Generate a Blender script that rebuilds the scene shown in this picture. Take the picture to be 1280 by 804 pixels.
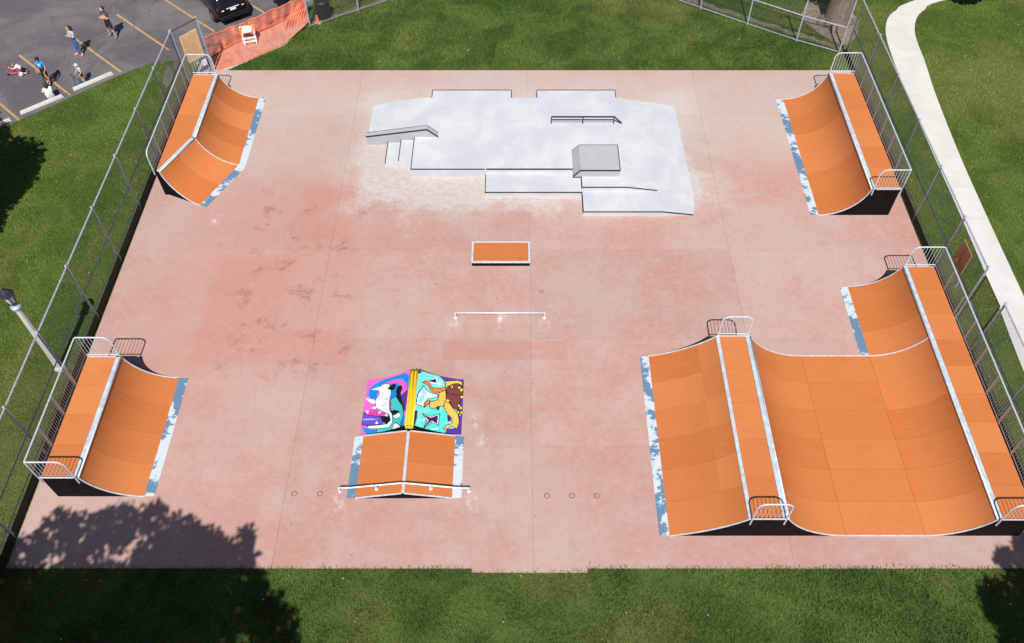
import bpy, bmesh, math, random
import numpy as np
from mathutils import Vector, Matrix
random.seed(7); rng = np.random.default_rng(7)
R = math.radians
S = bpy.context.scene
for o in list(bpy.data.objects): bpy.data.objects.remove(o)
C = S.collection

# ------------------------------------------------------------------ camera, sky, sun
F_PX, CX, CY, CAM_H = 1062., 647., 402., 26.
TH = math.atan(1355 / 1062.)                       # pitch below the horizon
cam_d = bpy.data.cameras.new('camera'); cam = bpy.data.objects.new('camera', cam_d); C.objects.link(cam)
cam.location = (0, 0, CAM_H); cam.rotation_euler = (math.pi / 2 - TH, 0, 0)
cam_d.sensor_width = 36; cam_d.lens = 36 * F_PX / 1280; cam_d.shift_x = (640 - CX) / 1280
cam_d.clip_end = 2000; S.camera = cam
w = bpy.data.worlds.new('World'); S.world = w; w.use_nodes = True
nt = w.node_tree; sky = nt.nodes.new('ShaderNodeTexSky'); sky.sky_type = 'NISHITA'; sky.sun_disc = False
SUN_EL = math.atan(1 / 0.73)
sky.sun_elevation = SUN_EL; sky.sun_rotation = R(180)
nt.links.new(sky.outputs[0], nt.nodes['Background'].inputs[0]); nt.nodes['Background'].inputs[1].default_value = 0.055
sd = bpy.data.lights.new('sun', 'SUN'); sun = bpy.data.objects.new('sun', sd); C.objects.link(sun)
sd.energy = 4.7; sd.angle = R(0.5); sd.color = (1, .965, .91)
sun.rotation_euler = Vector((0.012, 0.73, -1)).to_track_quat('-Z', 'Y').to_euler(); sun.location = (0, -40, 60)
S.view_settings.view_transform = 'Standard'; S.view_settings.look = 'None'
S.view_settings.exposure = 0.23; S.view_settings.gamma = 1

def G(x, y, z=0.):
    """photo pixel (1280 wide) -> point on the level z"""
    dx, dy, dz = x - CX, -(y - CY), F_PX
    s, c = math.sin(TH), math.cos(TH)
    r = (dx, dz * c + dy * s, -dz * s + dy * c); t = (z - CAM_H) / r[2]
    return (r[0] * t, r[1] * t, z)

# ------------------------------------------------------------------ materials
def lin(r, g, b):
    f = lambda v: (v / 255 / 12.92) if v / 255 <= .04045 else ((v / 255 + .055) / 1.055) ** 2.4
    return (f(r), f(g), f(b), 1)
class N:
    """tiny node-tree writer"""
    def __init__(s, name):
        s.m = bpy.data.materials.new(name); s.m.use_nodes = True; s.t = s.m.node_tree
        s.p = s.t.nodes['Principled BSDF']; s.geo = s.t.nodes.new('ShaderNodeNewGeometry'); s.tc = s.t.nodes.new('ShaderNodeTexCoord')
    def n(s, typ, **kw):
        x = s.t.nodes.new(typ)
        for k, v in kw.items(): setattr(x, k, v)
        return x
    def put(s, sock, v):
        if isinstance(v, bpy.types.NodeSocket): s.t.links.new(v, sock)
        else: sock.default_value = v
    def math(s, op, a, b=0., c=None, clamp=False):
        x = s.n('ShaderNodeMath', operation=op, use_clamp=clamp); s.put(x.inputs[0], a); s.put(x.inputs[1], b)
        if c is not None: s.put(x.inputs[2], c)
        return x.outputs[0]
    def noise(s, scale, detail=4, rough=.55, vec=None, stretch=None, dist=0.):
        x = s.n('ShaderNodeTexNoise'); v = vec or s.tc.outputs['Object']
        if stretch:
            mp = s.n('ShaderNodeMapping'); s.put(mp.inputs[0], v); mp.inputs['Scale'].default_value = stretch; v = mp.outputs[0]
        s.put(x.inputs['Vector'], v); x.inputs['Scale'].default_value = scale; x.inputs['Detail'].default_value = detail
        x.inputs['Roughness'].default_value = rough; x.inputs['Distortion'].default_value = dist
        return x.outputs[0]
    def ramp(s, f, a, b):                         # smooth step a..b
        x = s.n('ShaderNodeMapRange', interpolation_type='SMOOTHSTEP'); s.put(x.inputs[0], f); s.put(x.inputs[1], a); s.put(x.inputs[2], b); return x.outputs[0]
    def mix(s, f, a, b, mode='MIX'):
        x = s.n('ShaderNodeMix', data_type='RGBA', blend_type=mode); s.put(x.inputs[0], f); s.put(x.inputs[6], a); s.put(x.inputs[7], b); return x.outputs[2]
    def out(s, col, rough=.6, metal=0., bump=None, bstr=.3, bdist=.02, spec=.4):
        s.put(s.p.inputs['Base Color'], col); s.put(s.p.inputs['Roughness'], rough); s.put(s.p.inputs['Metallic'], metal)
        s.p.inputs['Specular IOR Level'].default_value = spec
        if bump is not None:
            b = s.n('ShaderNodeBump'); b.inputs['Strength'].default_value = bstr; b.inputs['Distance'].default_value = bdist
            s.put(b.inputs['Height'], bump); s.put(s.p.inputs['Normal'], b.outputs[0])
        return s.m
    def rect(s, x0, x1, y0, y1, soft=.15, wob=None):
        """0..1 mask of a rectangle on the ground, edges wobbling with a noise"""
        sp = s.n('ShaderNodeSeparateXYZ'); s.put(sp.inputs[0], s.tc.outputs['Object'])
        dx = s.math('SUBTRACT', s.math('ABSOLUTE', s.math('SUBTRACT', sp.outputs[0], (x0 + x1) / 2)), (x1 - x0) / 2)
        dy = s.math('SUBTRACT', s.math('ABSOLUTE', s.math('SUBTRACT', sp.outputs[1], (y0 + y1) / 2)), (y1 - y0) / 2)
        d = s.math('MAXIMUM', dx, dy)
        if wob is not None: d = s.math('ADD', d, wob)
        return s.math('SUBTRACT', 1., s.ramp(d, -soft, soft))

def simple(name, col, rough=.6, metal=0., var=.12, scale=6., bump=0., spec=.4):
    a = N(name); f = a.noise(scale, 5)
    dark = tuple(c * (1 - var) for c in col[:3]) + (1,); light = tuple(min(1, c * (1 + var)) for c in col[:3]) + (1,)
    c = a.mix(a.ramp(f, .3, .7), dark, light)
    return a.out(c, rough, metal, a.noise(scale * 8, 3) if bump else None, bump or .1, .01, spec)

def m_slab():
    a = N('red_concrete')
    big = a.noise(.13, 5, .55); mid = a.noise(.75, 7, .68, dist=.15); fine = a.noise(16, 5, .72); speck = a.noise(55, 3, .7); mot = a.noise(4.2, 8, .74)
    stre = a.noise(.8, 6, .65, stretch=(.22, 2.6, 1))
    sp_ = a.n('ShaderNodeSeparateXYZ'); a.put(sp_.inputs[0], a.tc.outputs['Object'])
    c = a.mix(a.ramp(big, .34, .66), (.445, .245, .208, 1), (.455, .318, .284, 1))
    c = a.mix(a.math('MULTIPLY', a.ramp(mid, .45, .72), .5), c, (.465, .37, .335, 1))
    c = a.mix(a.math('MULTIPLY', a.ramp(mid, .47, .30), .5), c, (.46, .21, .17, 1))
    c = a.mix(a.math('MULTIPLY', a.ramp(stre, .5, .74), .4), c, (.41, .335, .30, 1))
    c = a.mix(a.math('MULTIPLY', a.ramp(mot, .45, .72), .42), c, (.51, .38, .345, 1))
    c = a.mix(a.math('MULTIPLY', a.ramp(mot, .45, .28), .42), c, (.33, .195, .172, 1))
    # older redder rectangles where equipment once stood
    wob = a.math('MULTIPLY', a.math('SUBTRACT', a.noise(1.2, 4), .5), .5)
    old = a.math('MAXIMUM', a.rect(-12.4, -9.2, 18.3, 23.8, .3, a.math('MULTIPLY', wob, 1.6)), a.rect(-9.4, -7.1, 24.6, 28.2, .35, a.math('MULTIPLY', wob, 1.6)))
    old = a.math('MAXIMUM', old, a.rect(-2.84, 1.88, 18.55, 19.42, .03))
    old = a.math('MAXIMUM', old, a.rect(-9.3, -6.4, 18.3, 20.0, .1, wob))
    old = a.math('MAXIMUM', old, a.rect(9.5, 13.0, 27.0, 29.5, .6, a.math('MULTIPLY', wob, 4.)))
    old = a.math('MAXIMUM', old, a.rect(-1.9, 2.2, 26.2, 27.1, .12, wob))
    c = a.mix(a.math('MULTIPLY', old, a.math('MULTIPLY_ADD', a.ramp(mot, .34, .62), .6, 0.)), c, (.47, .185, .145, 1))
    red = a.rect(-14.0, -6.6, 18.0, 28.6, 1.6, a.math('MULTIPLY', wob, 4.)); c = a.mix(a.math('MULTIPLY', red, a.math('MULTIPLY_ADD', a.ramp(mid, .35, .65), .4, .15)), c, (.485, .205, .165, 1))
    st = a.math('MULTIPLY', a.rect(-11.5, -6.3, 18.0, 27.5, 1.2, wob), a.ramp(a.noise(.8, 9, .78, dist=.4), .52, .66))
    c = a.mix(a.math('MULTIPLY', st, .7), c, (.29, .10, .09, 1))
    # pale cement dust round the concrete plaza
    wob2 = a.math('MULTIPLY', a.math('SUBTRACT', a.noise(.42, 9, .72, dist=.3), .5), 6.5)
    dust = a.rect(-7.6, 8.7, 26.9, 34.3, 1.5, wob2)
    dust = a.math('MULTIPLY', dust, a.math('MULTIPLY_ADD', a.ramp(mot, .3, .7), .45, .3), clamp=True)
    c = a.mix(dust, c, (.53, .475, .44, 1))
    dust2 = a.rect(-7.2, 7.95, 26.6, 34.4, .45, a.math('MULTIPLY', wob2, .5))
    c = a.mix(a.math('MULTIPLY', dust2, a.math('MULTIPLY_ADD', a.ramp(mot, .3, .7), .55, .2)), c, (.54, .53, .52, 1))
    scr = a.ramp(a.noise(5, 7, .75, stretch=(1, .5, 1)), .45, .62)
    for x_, y_ in ((-2.42, 20.2), (1.05, 20.2), (-.68, 20.4), (-5.95, 12.65), (-1.5, 15.9), (-1.2, 15.1), (-1.55, 12.7), (-13.0, 25.9)):
        c = a.mix(a.math('MULTIPLY', a.math('MULTIPLY', a.rect(x_ - .12, x_ + .12, y_ - .22, y_ + .22, .25), scr), .8), c, (.66, .63, .61, 1))
    far = a.rect(-17, 17.5, 30.2, 37, 3.0, wob2)
    c = a.mix(a.math('MULTIPLY', far, .6), c, (.485, .405, .375, 1))
    # white scuffs, crumbs, dark specks
    c = a.mix(a.math('MULTIPLY', a.ramp(a.noise(3.4, 7, .8), .705, .76), .6), c, (.68, .62, .58, 1))
    c = a.mix(a.math('MULTIPLY', a.ramp(a.noise(2.4, 8, .8), .70, .78), .5), c, (.20, .12, .11, 1))
    c = a.mix(.55, c, a.mix(fine, (.86, .86, .86, 1), (1.12, 1.12, 1.12, 1)), 'MULTIPLY')
    c = a.mix(.6, c, a.mix(a.ramp(speck, .3, .7), (.82, .82, .82, 1), (1.12, 1.12, 1.12, 1)), 'MULTIPLY')
    oi = a.n('ShaderNodeObjectInfo'); k = a.math('MULTIPLY_ADD', oi.outputs['Random'], .07, .965)
    cc = a.n('ShaderNodeCombineColor'); [a.put(cc.inputs[i], k) for i in range(3)]
    c = a.mix(1., c, cc.outputs[0], 'MULTIPLY')
    return a.out(c, .85, 0, fine, .25, .006, .25)
def m_pale(name, base, blot):
    a = N(name); n1 = a.noise(.6, 6, .62, dist=.5); n2 = a.noise(9, 5, .65); n3 = a.noise(70, 3)
    c = a.mix(a.ramp(n1, .35, .68), base, blot); c = a.mix(a.math('MULTIPLY', a.ramp(a.noise(2.6, 7, .72), .45, .75), .45), c, base)
    c = a.mix(.5, c, a.mix(n2, (.86, .86, .87, 1), (1.1, 1.1, 1.1, 1)), 'MULTIPLY')
    c = a.mix(a.math('MULTIPLY', a.ramp(a.noise(1.9, 8, .8), .68, .77), .4), c, (.36, .35, .35, 1))
    c = a.mix(.4, c, a.mix(n3, (.84, .84, .84, 1), (1.12, 1.12, 1.12, 1)), 'MULTIPLY')
    return a.out(c, .8, 0, n2, .2, .005, .25)
def m_orange():
    a = N('orange_sheet'); oi = a.n('ShaderNodeObjectInfo')
    st = a.noise(1.6, 6, .65, stretch=(1, 7, 1)); fi = a.noise(45, 4, .7); cl = a.noise(.9, 4)
    c = a.mix(oi.outputs['Random'], (.475, .144, .038, 1), (.565, .193, .062, 1))
    c = a.mix(a.math('MULTIPLY', a.ramp(st, .45, .8), .22), c, (.60, .23, .10, 1))
    c = a.mix(a.math('MULTIPLY', a.ramp(cl, .5, .8), .25), c, (.43, .105, .03, 1))
    c = a.mix(a.math('MULTIPLY', a.ramp(a.noise(5, 8, .8, stretch=(1, 2.5, 1)), .68, .78), .35), c, (.64, .33, .2, 1))
    tr = a.noise(1.3, 4, .5, stretch=(.5, 3.5, .5), dist=1.5); tr = a.math('SUBTRACT', 1., a.ramp(a.math('ABSOLUTE', a.math('SUBTRACT', tr, .5)), .002, .012))
    c = a.mix(a.math('MULTIPLY', tr, .12), c, (.66, .36, .22, 1))
    c = a.mix(a.math('MULTIPLY', a.ramp(a.noise(2.2, 8, .8), .60, .74), .2), c, (.40, .11, .04, 1))
    c = a.mix(.5, c, a.mix(fi, (.84, .84, .84, 1), (1.14, 1.14, 1.14, 1)), 'MULTIPLY')
    return a.out(c, .62, 0, fi, .08, .003, .25)
def m_kick():
    a = N('worn_blue_steel'); n1 = a.noise(.8, 9, .74, dist=.1); n2 = a.noise(14, 4); n3 = a.noise(11, 8, .8, stretch=(2.5, .8, 1))
    k = a.math('ADD', a.ramp(n1, .475, .54), a.math('MULTIPLY', a.math('SUBTRACT', n3, .5), 1.1), clamp=True)
    c = a.mix(a.ramp(k, .3, .7), (.125, .225, .345, 1), (.58, .63, .69, 1))
    c = a.mix(.4, c, a.mix(n2, (.8, .8, .8, 1), (1.15, 1.15, 1.15, 1)), 'MULTIPLY')
    return a.out(c, .5, .1, n2, .1, .003)
def m_grass(name, d, l, y):
    a = N(name); P = a.geo.outputs['Position']
    n1 = a.noise(.45, 6, .62, P, dist=.6); n2 = a.noise(3.2, 5, .65, P); n3 = a.noise(.13, 3, .5, P)
    isl = a.geo.outputs['Random Per Island']
    c = a.mix(a.ramp(n1, .38, .62), d, l)
    c = a.mix(a.math('MULTIPLY', a.ramp(n2, .56, .8), .28), c, y)
    c = a.mix(a.math('MULTIPLY', a.ramp(n3, .47, .68), .5), c, y)
    k = a.math('MULTIPLY_ADD', isl, .4, .8); cc = a.n('ShaderNodeCombineColor'); [a.put(cc.inputs[i], k) for i in range(3)]
    c = a.mix(1., c, cc.outputs[0], 'MULTIPLY')
    return a.out(c, .75, 0, a.noise(24, 4, .7, P), .5, .03, .2)
def m_asphalt():
    a = N('asphalt'); n1 = a.noise(.35, 6, .65, dist=.6); n2 = a.noise(30, 4, .75); n3 = a.noise(2.2, 6, .7)
    c = a.mix(a.ramp(n1, .35, .68), (.098, .090, .099, 1), (.160, .148, .156, 1))
    c = a.mix(a.math('MULTIPLY', a.ramp(n3, .58, .75), .4), c, (.22, .20, .185, 1))
    c = a.mix(.7, c, a.mix(n2, (.6, .6, .6, 1), (1.4, 1.4, 1.4, 1)), 'MULTIPLY')
    wv = a.n('ShaderNodeTexVoronoi', feature='DISTANCE_TO_EDGE'); wv.inputs['Scale'].default_value = .22
    mp = a.n('ShaderNodeVectorMath', operation='ADD'); sc = a.n('ShaderNodeVectorMath', operation='SCALE')
    nz = a.n('ShaderNodeTexNoise'); nz.inputs['Scale'].default_value = .8; nz.inputs['Detail'].default_value = 5
    a.put(nz.inputs['Vector'], a.tc.outputs['Object']); a.put(sc.inputs[0], nz.outputs[1]); sc.inputs['Scale'].default_value = 1.8
    a.put(mp.inputs[0], a.tc.outputs['Object']); a.put(mp.inputs[1], sc.outputs[0]); a.put(wv.inputs['Vector'], mp.outputs[0])
    c = a.mix(a.math('MULTIPLY', a.math('SUBTRACT', 1., a.ramp(wv.outputs[0], .002, .008)), .35), c, (.028, .026, .028, 1))
    return a.out(c, .9, 0, n2, .3, .01, .25)
def m_vcol(name, rough=.6):
    a = N(name); v = a.n('ShaderNodeVertexColor', layer_name='paint'); f = a.noise(18, 4)
    c = a.mix(.35, v.outputs[0], a.mix(f, (.85, .85, .85, 1), (1.1, 1.1, 1.1, 1)), 'MULTIPLY')
    if name.startswith('mural'):
        c = a.mix(a.math('MULTIPLY', a.ramp(a.noise(5, 9, .8), .60, .72), .5), c, (.55, .47, .44, 1)); c = a.mix(a.math('MULTIPLY', a.ramp(a.noise(3, 8, .8, stretch=(6, 1, 1)), .60, .70), .35), c, (.30, .26, .25, 1))
    return a.out(c, rough, 0, None, spec=.3)
def m_paintline():
    a = N('worn_yellow_paint'); n1 = a.noise(3.5, 8, .8)
    c = a.mix(a.ramp(n1, .48, .66), (.46, .29, .09, 1), (.17, .14, .11, 1))
    return a.out(c, .8)
def m_bark():
    a = N('bark'); n1 = a.noise(5, 6, .7, stretch=(3, 3, .5)); c = a.mix(a.ramp(n1, .3, .7), (.10, .075, .055, 1), (.28, .225, .175, 1))
    return a.out(c, .9, 0, n1, .9, .06)
MT = dict(
    slab=m_slab(), plaza=m_pale('pale_concrete', (.475, .495, .53, 1), (.565, .58, .605, 1)), plaza_dark=m_pale('smooth_grey_concrete', (.36, .375, .40, 1), (.41, .42, .445, 1)),
    path=m_pale('path_concrete', (.56, .545, .515, 1), (.63, .615, .585, 1)), apron=m_pale('apron_concrete', (.42, .33, .30, 1), (.52, .42, .38, 1)),
    orange=m_orange(), kick=m_kick(), asphalt=m_asphalt(), yline=m_paintline(), bark=m_bark(),
    black=simple('black_side_board', (.006, .004, .004), .85, 0, .3, 3, 0, .12), steel=simple('galvanised_steel', (.55, .60, .68), .45, .15, .12, 9),
    coping=simple('coping_steel', (.52, .59, .67), .45, .15, .15, 5), trim=simple('pale_edge_steel', (.62, .66, .72), .45, .2, .15, 8),
    white_steel=simple('white_rail_paint', (.72, .74, .77), .4, .1, .1, 7), rail_grey=simple('grey_fence_pipe', (.40, .45, .54), .45, .2, .15, 7),
    link=simple('chain_wire', (.13, .135, .14), .6, .1, .15, 5), rust=simple('rust_brown_rail', (.10, .05, .05), .7, .1, .3, 6),
    edge_iron=simple('dark_edge_angle', (.035, .038, .05), .5, .3, .2, 6), rubber=simple('dark_kick_board', (.014, .013, .013), .8, 0, .4, 2),
    ground=m_grass('turf_soil', (.046, .076, .014, 1), (.072, .105, .021, 1), (.14, .14, .045, 1)),
    blade=m_grass('rough_grass_blades', (.048, .095, .018, 1), (.105, .178, .034, 1), (.20, .225, .066, 1)), lawn=m_grass('lawn_blades', (.112, .182, .026, 1), (.178, .248, .042, 1), (.31, .285, .085, 1)),
    soil=simple('bare_soil', (.20, .155, .125), .95, 0, .3, 4, .5), leaf=simple('leaf_green', (.06, .10, .025), .6, 0, .4, 3),
    net=simple('orange_safety_net', (.80, .23, .13), .55, 0, .15, 3), yellow=simple('yellow_pipe_paint', (.80, .50, .02), .4, 0, .1, 5),
    mural=m_vcol('mural_paint'), cloth=m_vcol('painted_body', .8), board=simple('tan_sign_board', (.68, .44, .25), .7, 0, .1, 6), board_line=simple('sign_print', (.42, .22, .10), .8),
    board2=simple('brown_ply_board', (.46, .20, .10), .7, 0, .2, 3), white=simple('white_plastic', (.75, .76, .77), .5, 0, .05), stop=m_pale('wheel_stop_concrete', (.52, .51, .48, 1), (.66, .65, .62, 1)),
    car=simple('black_car_paint', (.006, .006, .008), .12, 0, .1, 2, 0, .6), glass=simple('car_glass', (.012, .016, .024), .05, 0, .1, 2, 0, .8), tyre=simple('tyre_rubber', (.012, .012, .013), .85),
    rim=simple('alloy_rim', (.40, .42, .45), .3, .7), red=simple('tail_light_red', (.35, .01, .012), .2), lamp=simple('clear_lens', (.7, .7, .72), .15), black_pl=simple('black_plastic', (.012, .012, .016), .45),
    post=m_pale('lamp_post_concrete', (.52, .52, .51, 1), (.62, .62, .6, 1)), lantern=simple('lantern_black_metal', (.035, .04, .055), .4, .3), pane=simple('frosted_pane', (.62, .64, .66), .25),
    pink=simple('pink_plastic', (.72, .06, .22), .4), blue=simple('dark_teal_paint', (.02, .11, .15), .4), orange_pl=simple('orange_reflective', (.85, .22, .02), .45),
    hair=simple('brown_hair', (.060, .028, .016), .6, 0, .4, 30), hair_black=simple('black_hair', (.010, .008, .008), .6, 0, .3, 30), hair_fair=simple('fair_hair', (.26, .15, .07), .6, 0, .3, 30),
    shirt_print=simple('pale_shirt_print', (.70, .76, .80), .8), stain=simple('rust_ring', (.36, .17, .11), .9))

# ------------------------------------------------------------------ mesh helpers
def obj(name, me, mat=None, parent=None, loc=(0, 0, 0)):
    o = bpy.data.objects.new(name, me); C.objects.link(o); o.location = loc
    if mat and not me.materials: me.materials.append(mat)
    if parent: o.parent = parent
    return o
def thing(name, label, cat, loc=(0, 0, 0), rz=0, group=None):
    o = bpy.data.objects.new(name, None); C.objects.link(o); o.location = loc; o.rotation_euler = (0, 0, rz); o.empty_display_size = .3
    return tag(o, label, cat, group)
def tag(o, label=None, cat=None, group=None, kind=None):
    if label: o['label'] = label
    if cat: o['category'] = cat
    if group: o['group'] = group
    if kind: o['kind'] = kind
    return o
class MB:
    def __init__(s): s.v = []; s.f = []
    def add(s, vs, fs):
        k = len(s.v); s.v += [tuple(v) for v in vs]; s.f += [tuple(i + k for i in f) for f in fs]; return s
    def box(s, x0, x1, y0, y1, z0, z1):
        return s.add([(x0, y0, z0), (x1, y0, z0), (x1, y1, z0), (x0, y1, z0), (x0, y0, z1), (x1, y0, z1), (x1, y1, z1), (x0, y1, z1)],
                     [(3, 2, 1, 0), (4, 5, 6, 7), (0, 1, 5, 4), (1, 2, 6, 5), (2, 3, 7, 6), (3, 0, 4, 7)])
    def prism(s, top, z0):
        """top: list of (x,y,z); straight sides down to z0 (number or list)"""
        n = len(top); zb = z0 if isinstance(z0, (list, tuple)) else [z0] * n
        return s.add(list(top) + [(p[0], p[1], z) for p, z in zip(top, zb)], [tuple(range(n)), tuple(range(2 * n - 1, n - 1, -1))] + [(i, i + n, (i + 1) % n + n, (i + 1) % n) for i in range(n)])
    def bar(s, a, b, w, h=None, up=(0, 0, 1)):
        """square bar from a to b"""
        h = h or w; a = Vector(a); b = Vector(b); d = (b - a).normalized(); u = Vector(up)
        if abs(d.dot(u)) > .98: u = Vector((1, 0, 0))
        x = d.cross(u).normalized() * w / 2; y = x.cross(d).normalized() * h / 2
        vs = [p + q for p in (a, b) for q in (-x - y, x - y, x + y, -x + y)]
        return s.add(vs, [(3, 2, 1, 0), (4, 5, 6, 7), (0, 1, 5, 4), (1, 2, 6, 5), (2, 3, 7, 6), (3, 0, 4, 7)])
    def tube(s, pts, r, n=8, caps=True):
        pts = [Vector(p) for p in pts]; rs = r if isinstance(r, (list, tuple)) else [r] * len(pts); k = len(s.v); ref = None
        for i, p in enumerate(pts):
            d = (pts[min(i + 1, len(pts) - 1)] - pts[max(i - 1, 0)]).normalized()
            if ref is None: ref = Vector((0, 0, 1)) if abs(d.z) < .9 else Vector((1, 0, 0))
            x = d.cross(ref).normalized(); ref = x.cross(d).normalized()
            s.v += [tuple(p + (x * math.cos(t) + ref * math.sin(t)) * rs[i]) for t in [2 * math.pi * j / n for j in range(n)]]
        for i in range(len(pts) - 1):
            for j in range(n): s.f.append((k + i * n + j, k + i * n + (j + 1) % n, k + (i + 1) * n + (j + 1) % n, k + (i + 1) * n + j))
        if caps:
            s.f.append(tuple(k + j for j in range(n - 1, -1, -1))); e = k + (len(pts) - 1) * n; s.f.append(tuple(e + j for j in range(n)))
        return s
    def lathe(s, prof, n=16, c=(0, 0, 0)):
        k = len(s.v)
        for r, z in prof: s.v += [(c[0] + r * math.cos(2 * math.pi * j / n), c[1] + r * math.sin(2 * math.pi * j / n), c[2] + z) for j in range(n)]
        for i in range(len(prof) - 1):
            for j in range(n): s.f.append((k + i * n + j, k + i * n + (j + 1) % n, k + (i + 1) * n + (j + 1) % n, k + (i + 1) * n + j))
        s.f.append(tuple(k + j for j in range(n - 1, -1, -1))); e = k + (len(prof) - 1) * n; s.f.append(tuple(e + j for j in range(n)))
        return s
    def ball(s, c, r, n=10, m=7):
        rx, ry, rz = r if isinstance(r, (tuple, list)) else (r, r, r); k = len(s.v)
        for i in range(m + 1):
            a = math.pi * i / m
            s.v += [(c[0] + rx * math.sin(a) * math.cos(2 * math.pi * j / n), c[1] + ry * math.sin(a) * math.sin(2 * math.pi * j / n), c[2] - rz * math.cos(a)) for j in range(n)]
        for i in range(m):
            for j in range(n): s.f.append((k + i * n + j, k + i * n + (j + 1) % n, k + (i + 1) * n + (j + 1) % n, k + (i + 1) * n + j))
        return s
    def mesh(s, name='m', off=(0, 0, 0), smooth=False):
        me = bpy.data.meshes.new(name); me.from_pydata([(v[0] - off[0], v[1] - off[1], v[2] - off[2]) for v in s.v], [], s.f); me.update()
        if smooth: me.polygons.foreach_set('use_smooth', [True] * len(me.polygons))
        return me
    def build(s, name, mat, parent=None, smooth=False, local=False, bevel=0.):
        """world coordinates unless local; parents made with thing() are unrotated for world-built parts"""
        off = (0, 0, 0)
        if parent and not local:
            p = parent; off = Vector((0, 0, 0))
            while p: off = off + p.location; p = p.parent
        o = obj(name, s.mesh(name, off, smooth), mat, parent)
        if bevel:
            bm = o.modifiers.new('bevel', 'BEVEL'); bm.width = bevel; bm.segments = 2; bm.limit_method = 'ANGLE'
        return o
def lerp(a, b, t): return tuple(x + (y - x) * t for x, y in zip(a, b))
def inside(px, py, poly):
    r = np.zeros(px.shape, bool); n = len(poly)
    for i in range(n):
        x0, y0 = poly[i][:2]; x1, y1 = poly[(i + 1) % n][:2]
        if y0 == y1: continue
        r ^= ((y0 > py) != (y1 > py)) & (px < (x1 - x0) * (py - y0) / (y1 - y0) + x0)
    return r

# ------------------------------------------------------------------ ground, asphalt, slab, path
gm = MB()
for x0, x1, y0, y1 in [(-400, 400, -400, 600)]: gm.add([(x0, y0, -.03), (x1, y0, -.03), (x1, y1, -.03), (x0, y1, -.03)], [(0, 1, 2, 3)])
tag(gm.build('ground', MT['ground']), 'green park turf spreading round the skate slab', kind='structure')
ASPH = [(-90, -26.5), (-24.5, 31.95), (-20.1, 36.1), (-18.75, 37.15), (-17.6, 37.35), (-16.5, 37.2), (-15.6, 37.75), (-15.0, 38.6), (-13.1, 40.4), (-11.9, 41.7), (-9.5, 45), (2, 62), (10, 95), (-90, 95)]
tag(MB().prism([(x, y, -.008) for x, y in ASPH], -.2).build('car_park', MT['asphalt']), 'dark worn asphalt car park with yellow bay lines', kind='structure')
APRON = [(-16.2, 36.55), (-14.72, 36.55), (-13.84, 37.3), (-12.15, 38.75), (-11.5, 40.2), (-11.3, 41.4), (-11.9, 41.68), (-13.09, 40.38), (-14.98, 38.58), (-15.58, 37.73), (-16.4, 37.2)]
tag(MB().prism([(x, y, -.004) for x, y in APRON], -.2).build('apron', MT['apron']), 'pinkish concrete apron at the gate opening under orange net', kind='structure')
slab = tag(thing('concrete_slab', None, None), 'faded pink red concrete skate slab cast in panels', kind='structure')
XJ = [-16.2, -7.8, .5, 8.8, 16.85]; YJ = [10.45, 14.85, 19.52, 24.2, 28.9, 33.0, 36.53]
for i in range(4):
    for j in range(6):
        x0, x1, y0, y1 = XJ[i], XJ[i + 1], YJ[j], YJ[j + 1]; gp = .003
        MB().box(x0 + gp * (i > 0), x1 - gp * (i < 3), y0 + gp * (j > 0), y1 - gp * (j < 5), -.15, 0).build('slab_panel', MT['slab'], slab)
MB().box(-1.45, 2.22, 10.31, 10.449, -.15, -.003).build('slab_panel', MT['slab'], slab)
for x, y in [(-7.49, 13.04), (-6.63, 13.04), (.99, 12.96), (1.82, 12.96), (2.65, 12.96), (.95, 21.9)]:
    MB().lathe([(.11, .0015), (.10, .004)], 14, (x, y, 0)).build('anchor_plate', MT['stain'], slab)
    MB().lathe([(.045, .004), (.04, .009)], 10, (x, y, 0)).build('anchor_stub', MT['apron'], slab)
PL = [(22.02, 42.97), (20.6, 41.9), (19.9, 41.0), (19.45, 39.53), (19.25, 37.41), (19.15, 34.45), (19.1, 30), (19.08, 26), (19.0, 22), (18.8, 17.8), (18.7, 12), (18.7, 4)]
PR = [(23.6, 42.97), (22.2, 42.0), (21.45, 41.0), (21.0, 39.53), (20.82, 37.2), (20.55, 34.45), (20.3, 30), (20.2, 26), (20.15, 22), (20.1, 17.8), (20.1, 12), (20.1, 4)]
PL = [(30, 47)] + PL; PR = [(31, 45.4)] + PR
path = tag(thing('footpath', None, None), 'pale concrete footpath curving beside the skate slab', kind='structure')
def along(pl, n=8):
    out = []
    P = [Vector((*p, 0)) for p in pl]
    for i in range(len(P) - 1):
        p0, p1, p2, p3 = P[max(i - 1, 0)], P[i], P[i + 1], P[min(i + 2, len(P) - 1)]
        for k in range(n):
            t = k / n; out.append(.5 * ((2 * p1) + (-p0 + p2) * t + (2 * p0 - 5 * p1 + 4 * p2 - p3) * t * t + (-p0 + 3 * p1 - 3 * p2 + p3) * t ** 3))
    out.append(P[-1]); return out
a_, b_ = along(PL), along(PR)
for i in range(0, len(a_) - 1, 4):
    seg = range(i, min(i + 5, len(a_))); A = [a_[k].copy() for k in seg]; B = [b_[k].copy() for k in seg]
    if len(A) < 2: continue
    for q in (A, B): d = (q[-1] - q[-2]).normalized(); q[-1] -= d * .014
    MB().prism([(p.x, p.y, .012) for p in A] + [(p.x, p.y, .012) for p in reversed(B)], -.1).build('path_slab', MT['path'], path)
PATHPOLY = [(p.x, p.y) for p in a_] + [(p.x, p.y) for p in reversed(b_)]
SOILS = []
MULCH = [(15.4, 41.6), (15.4, 40.9), (15.9, 39.9), (16.5, 39.0), (17.3, 38.7), (18.0, 39.7), (18.4, 41.0), (18.0, 42.4), (16, 42.9)]
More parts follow.
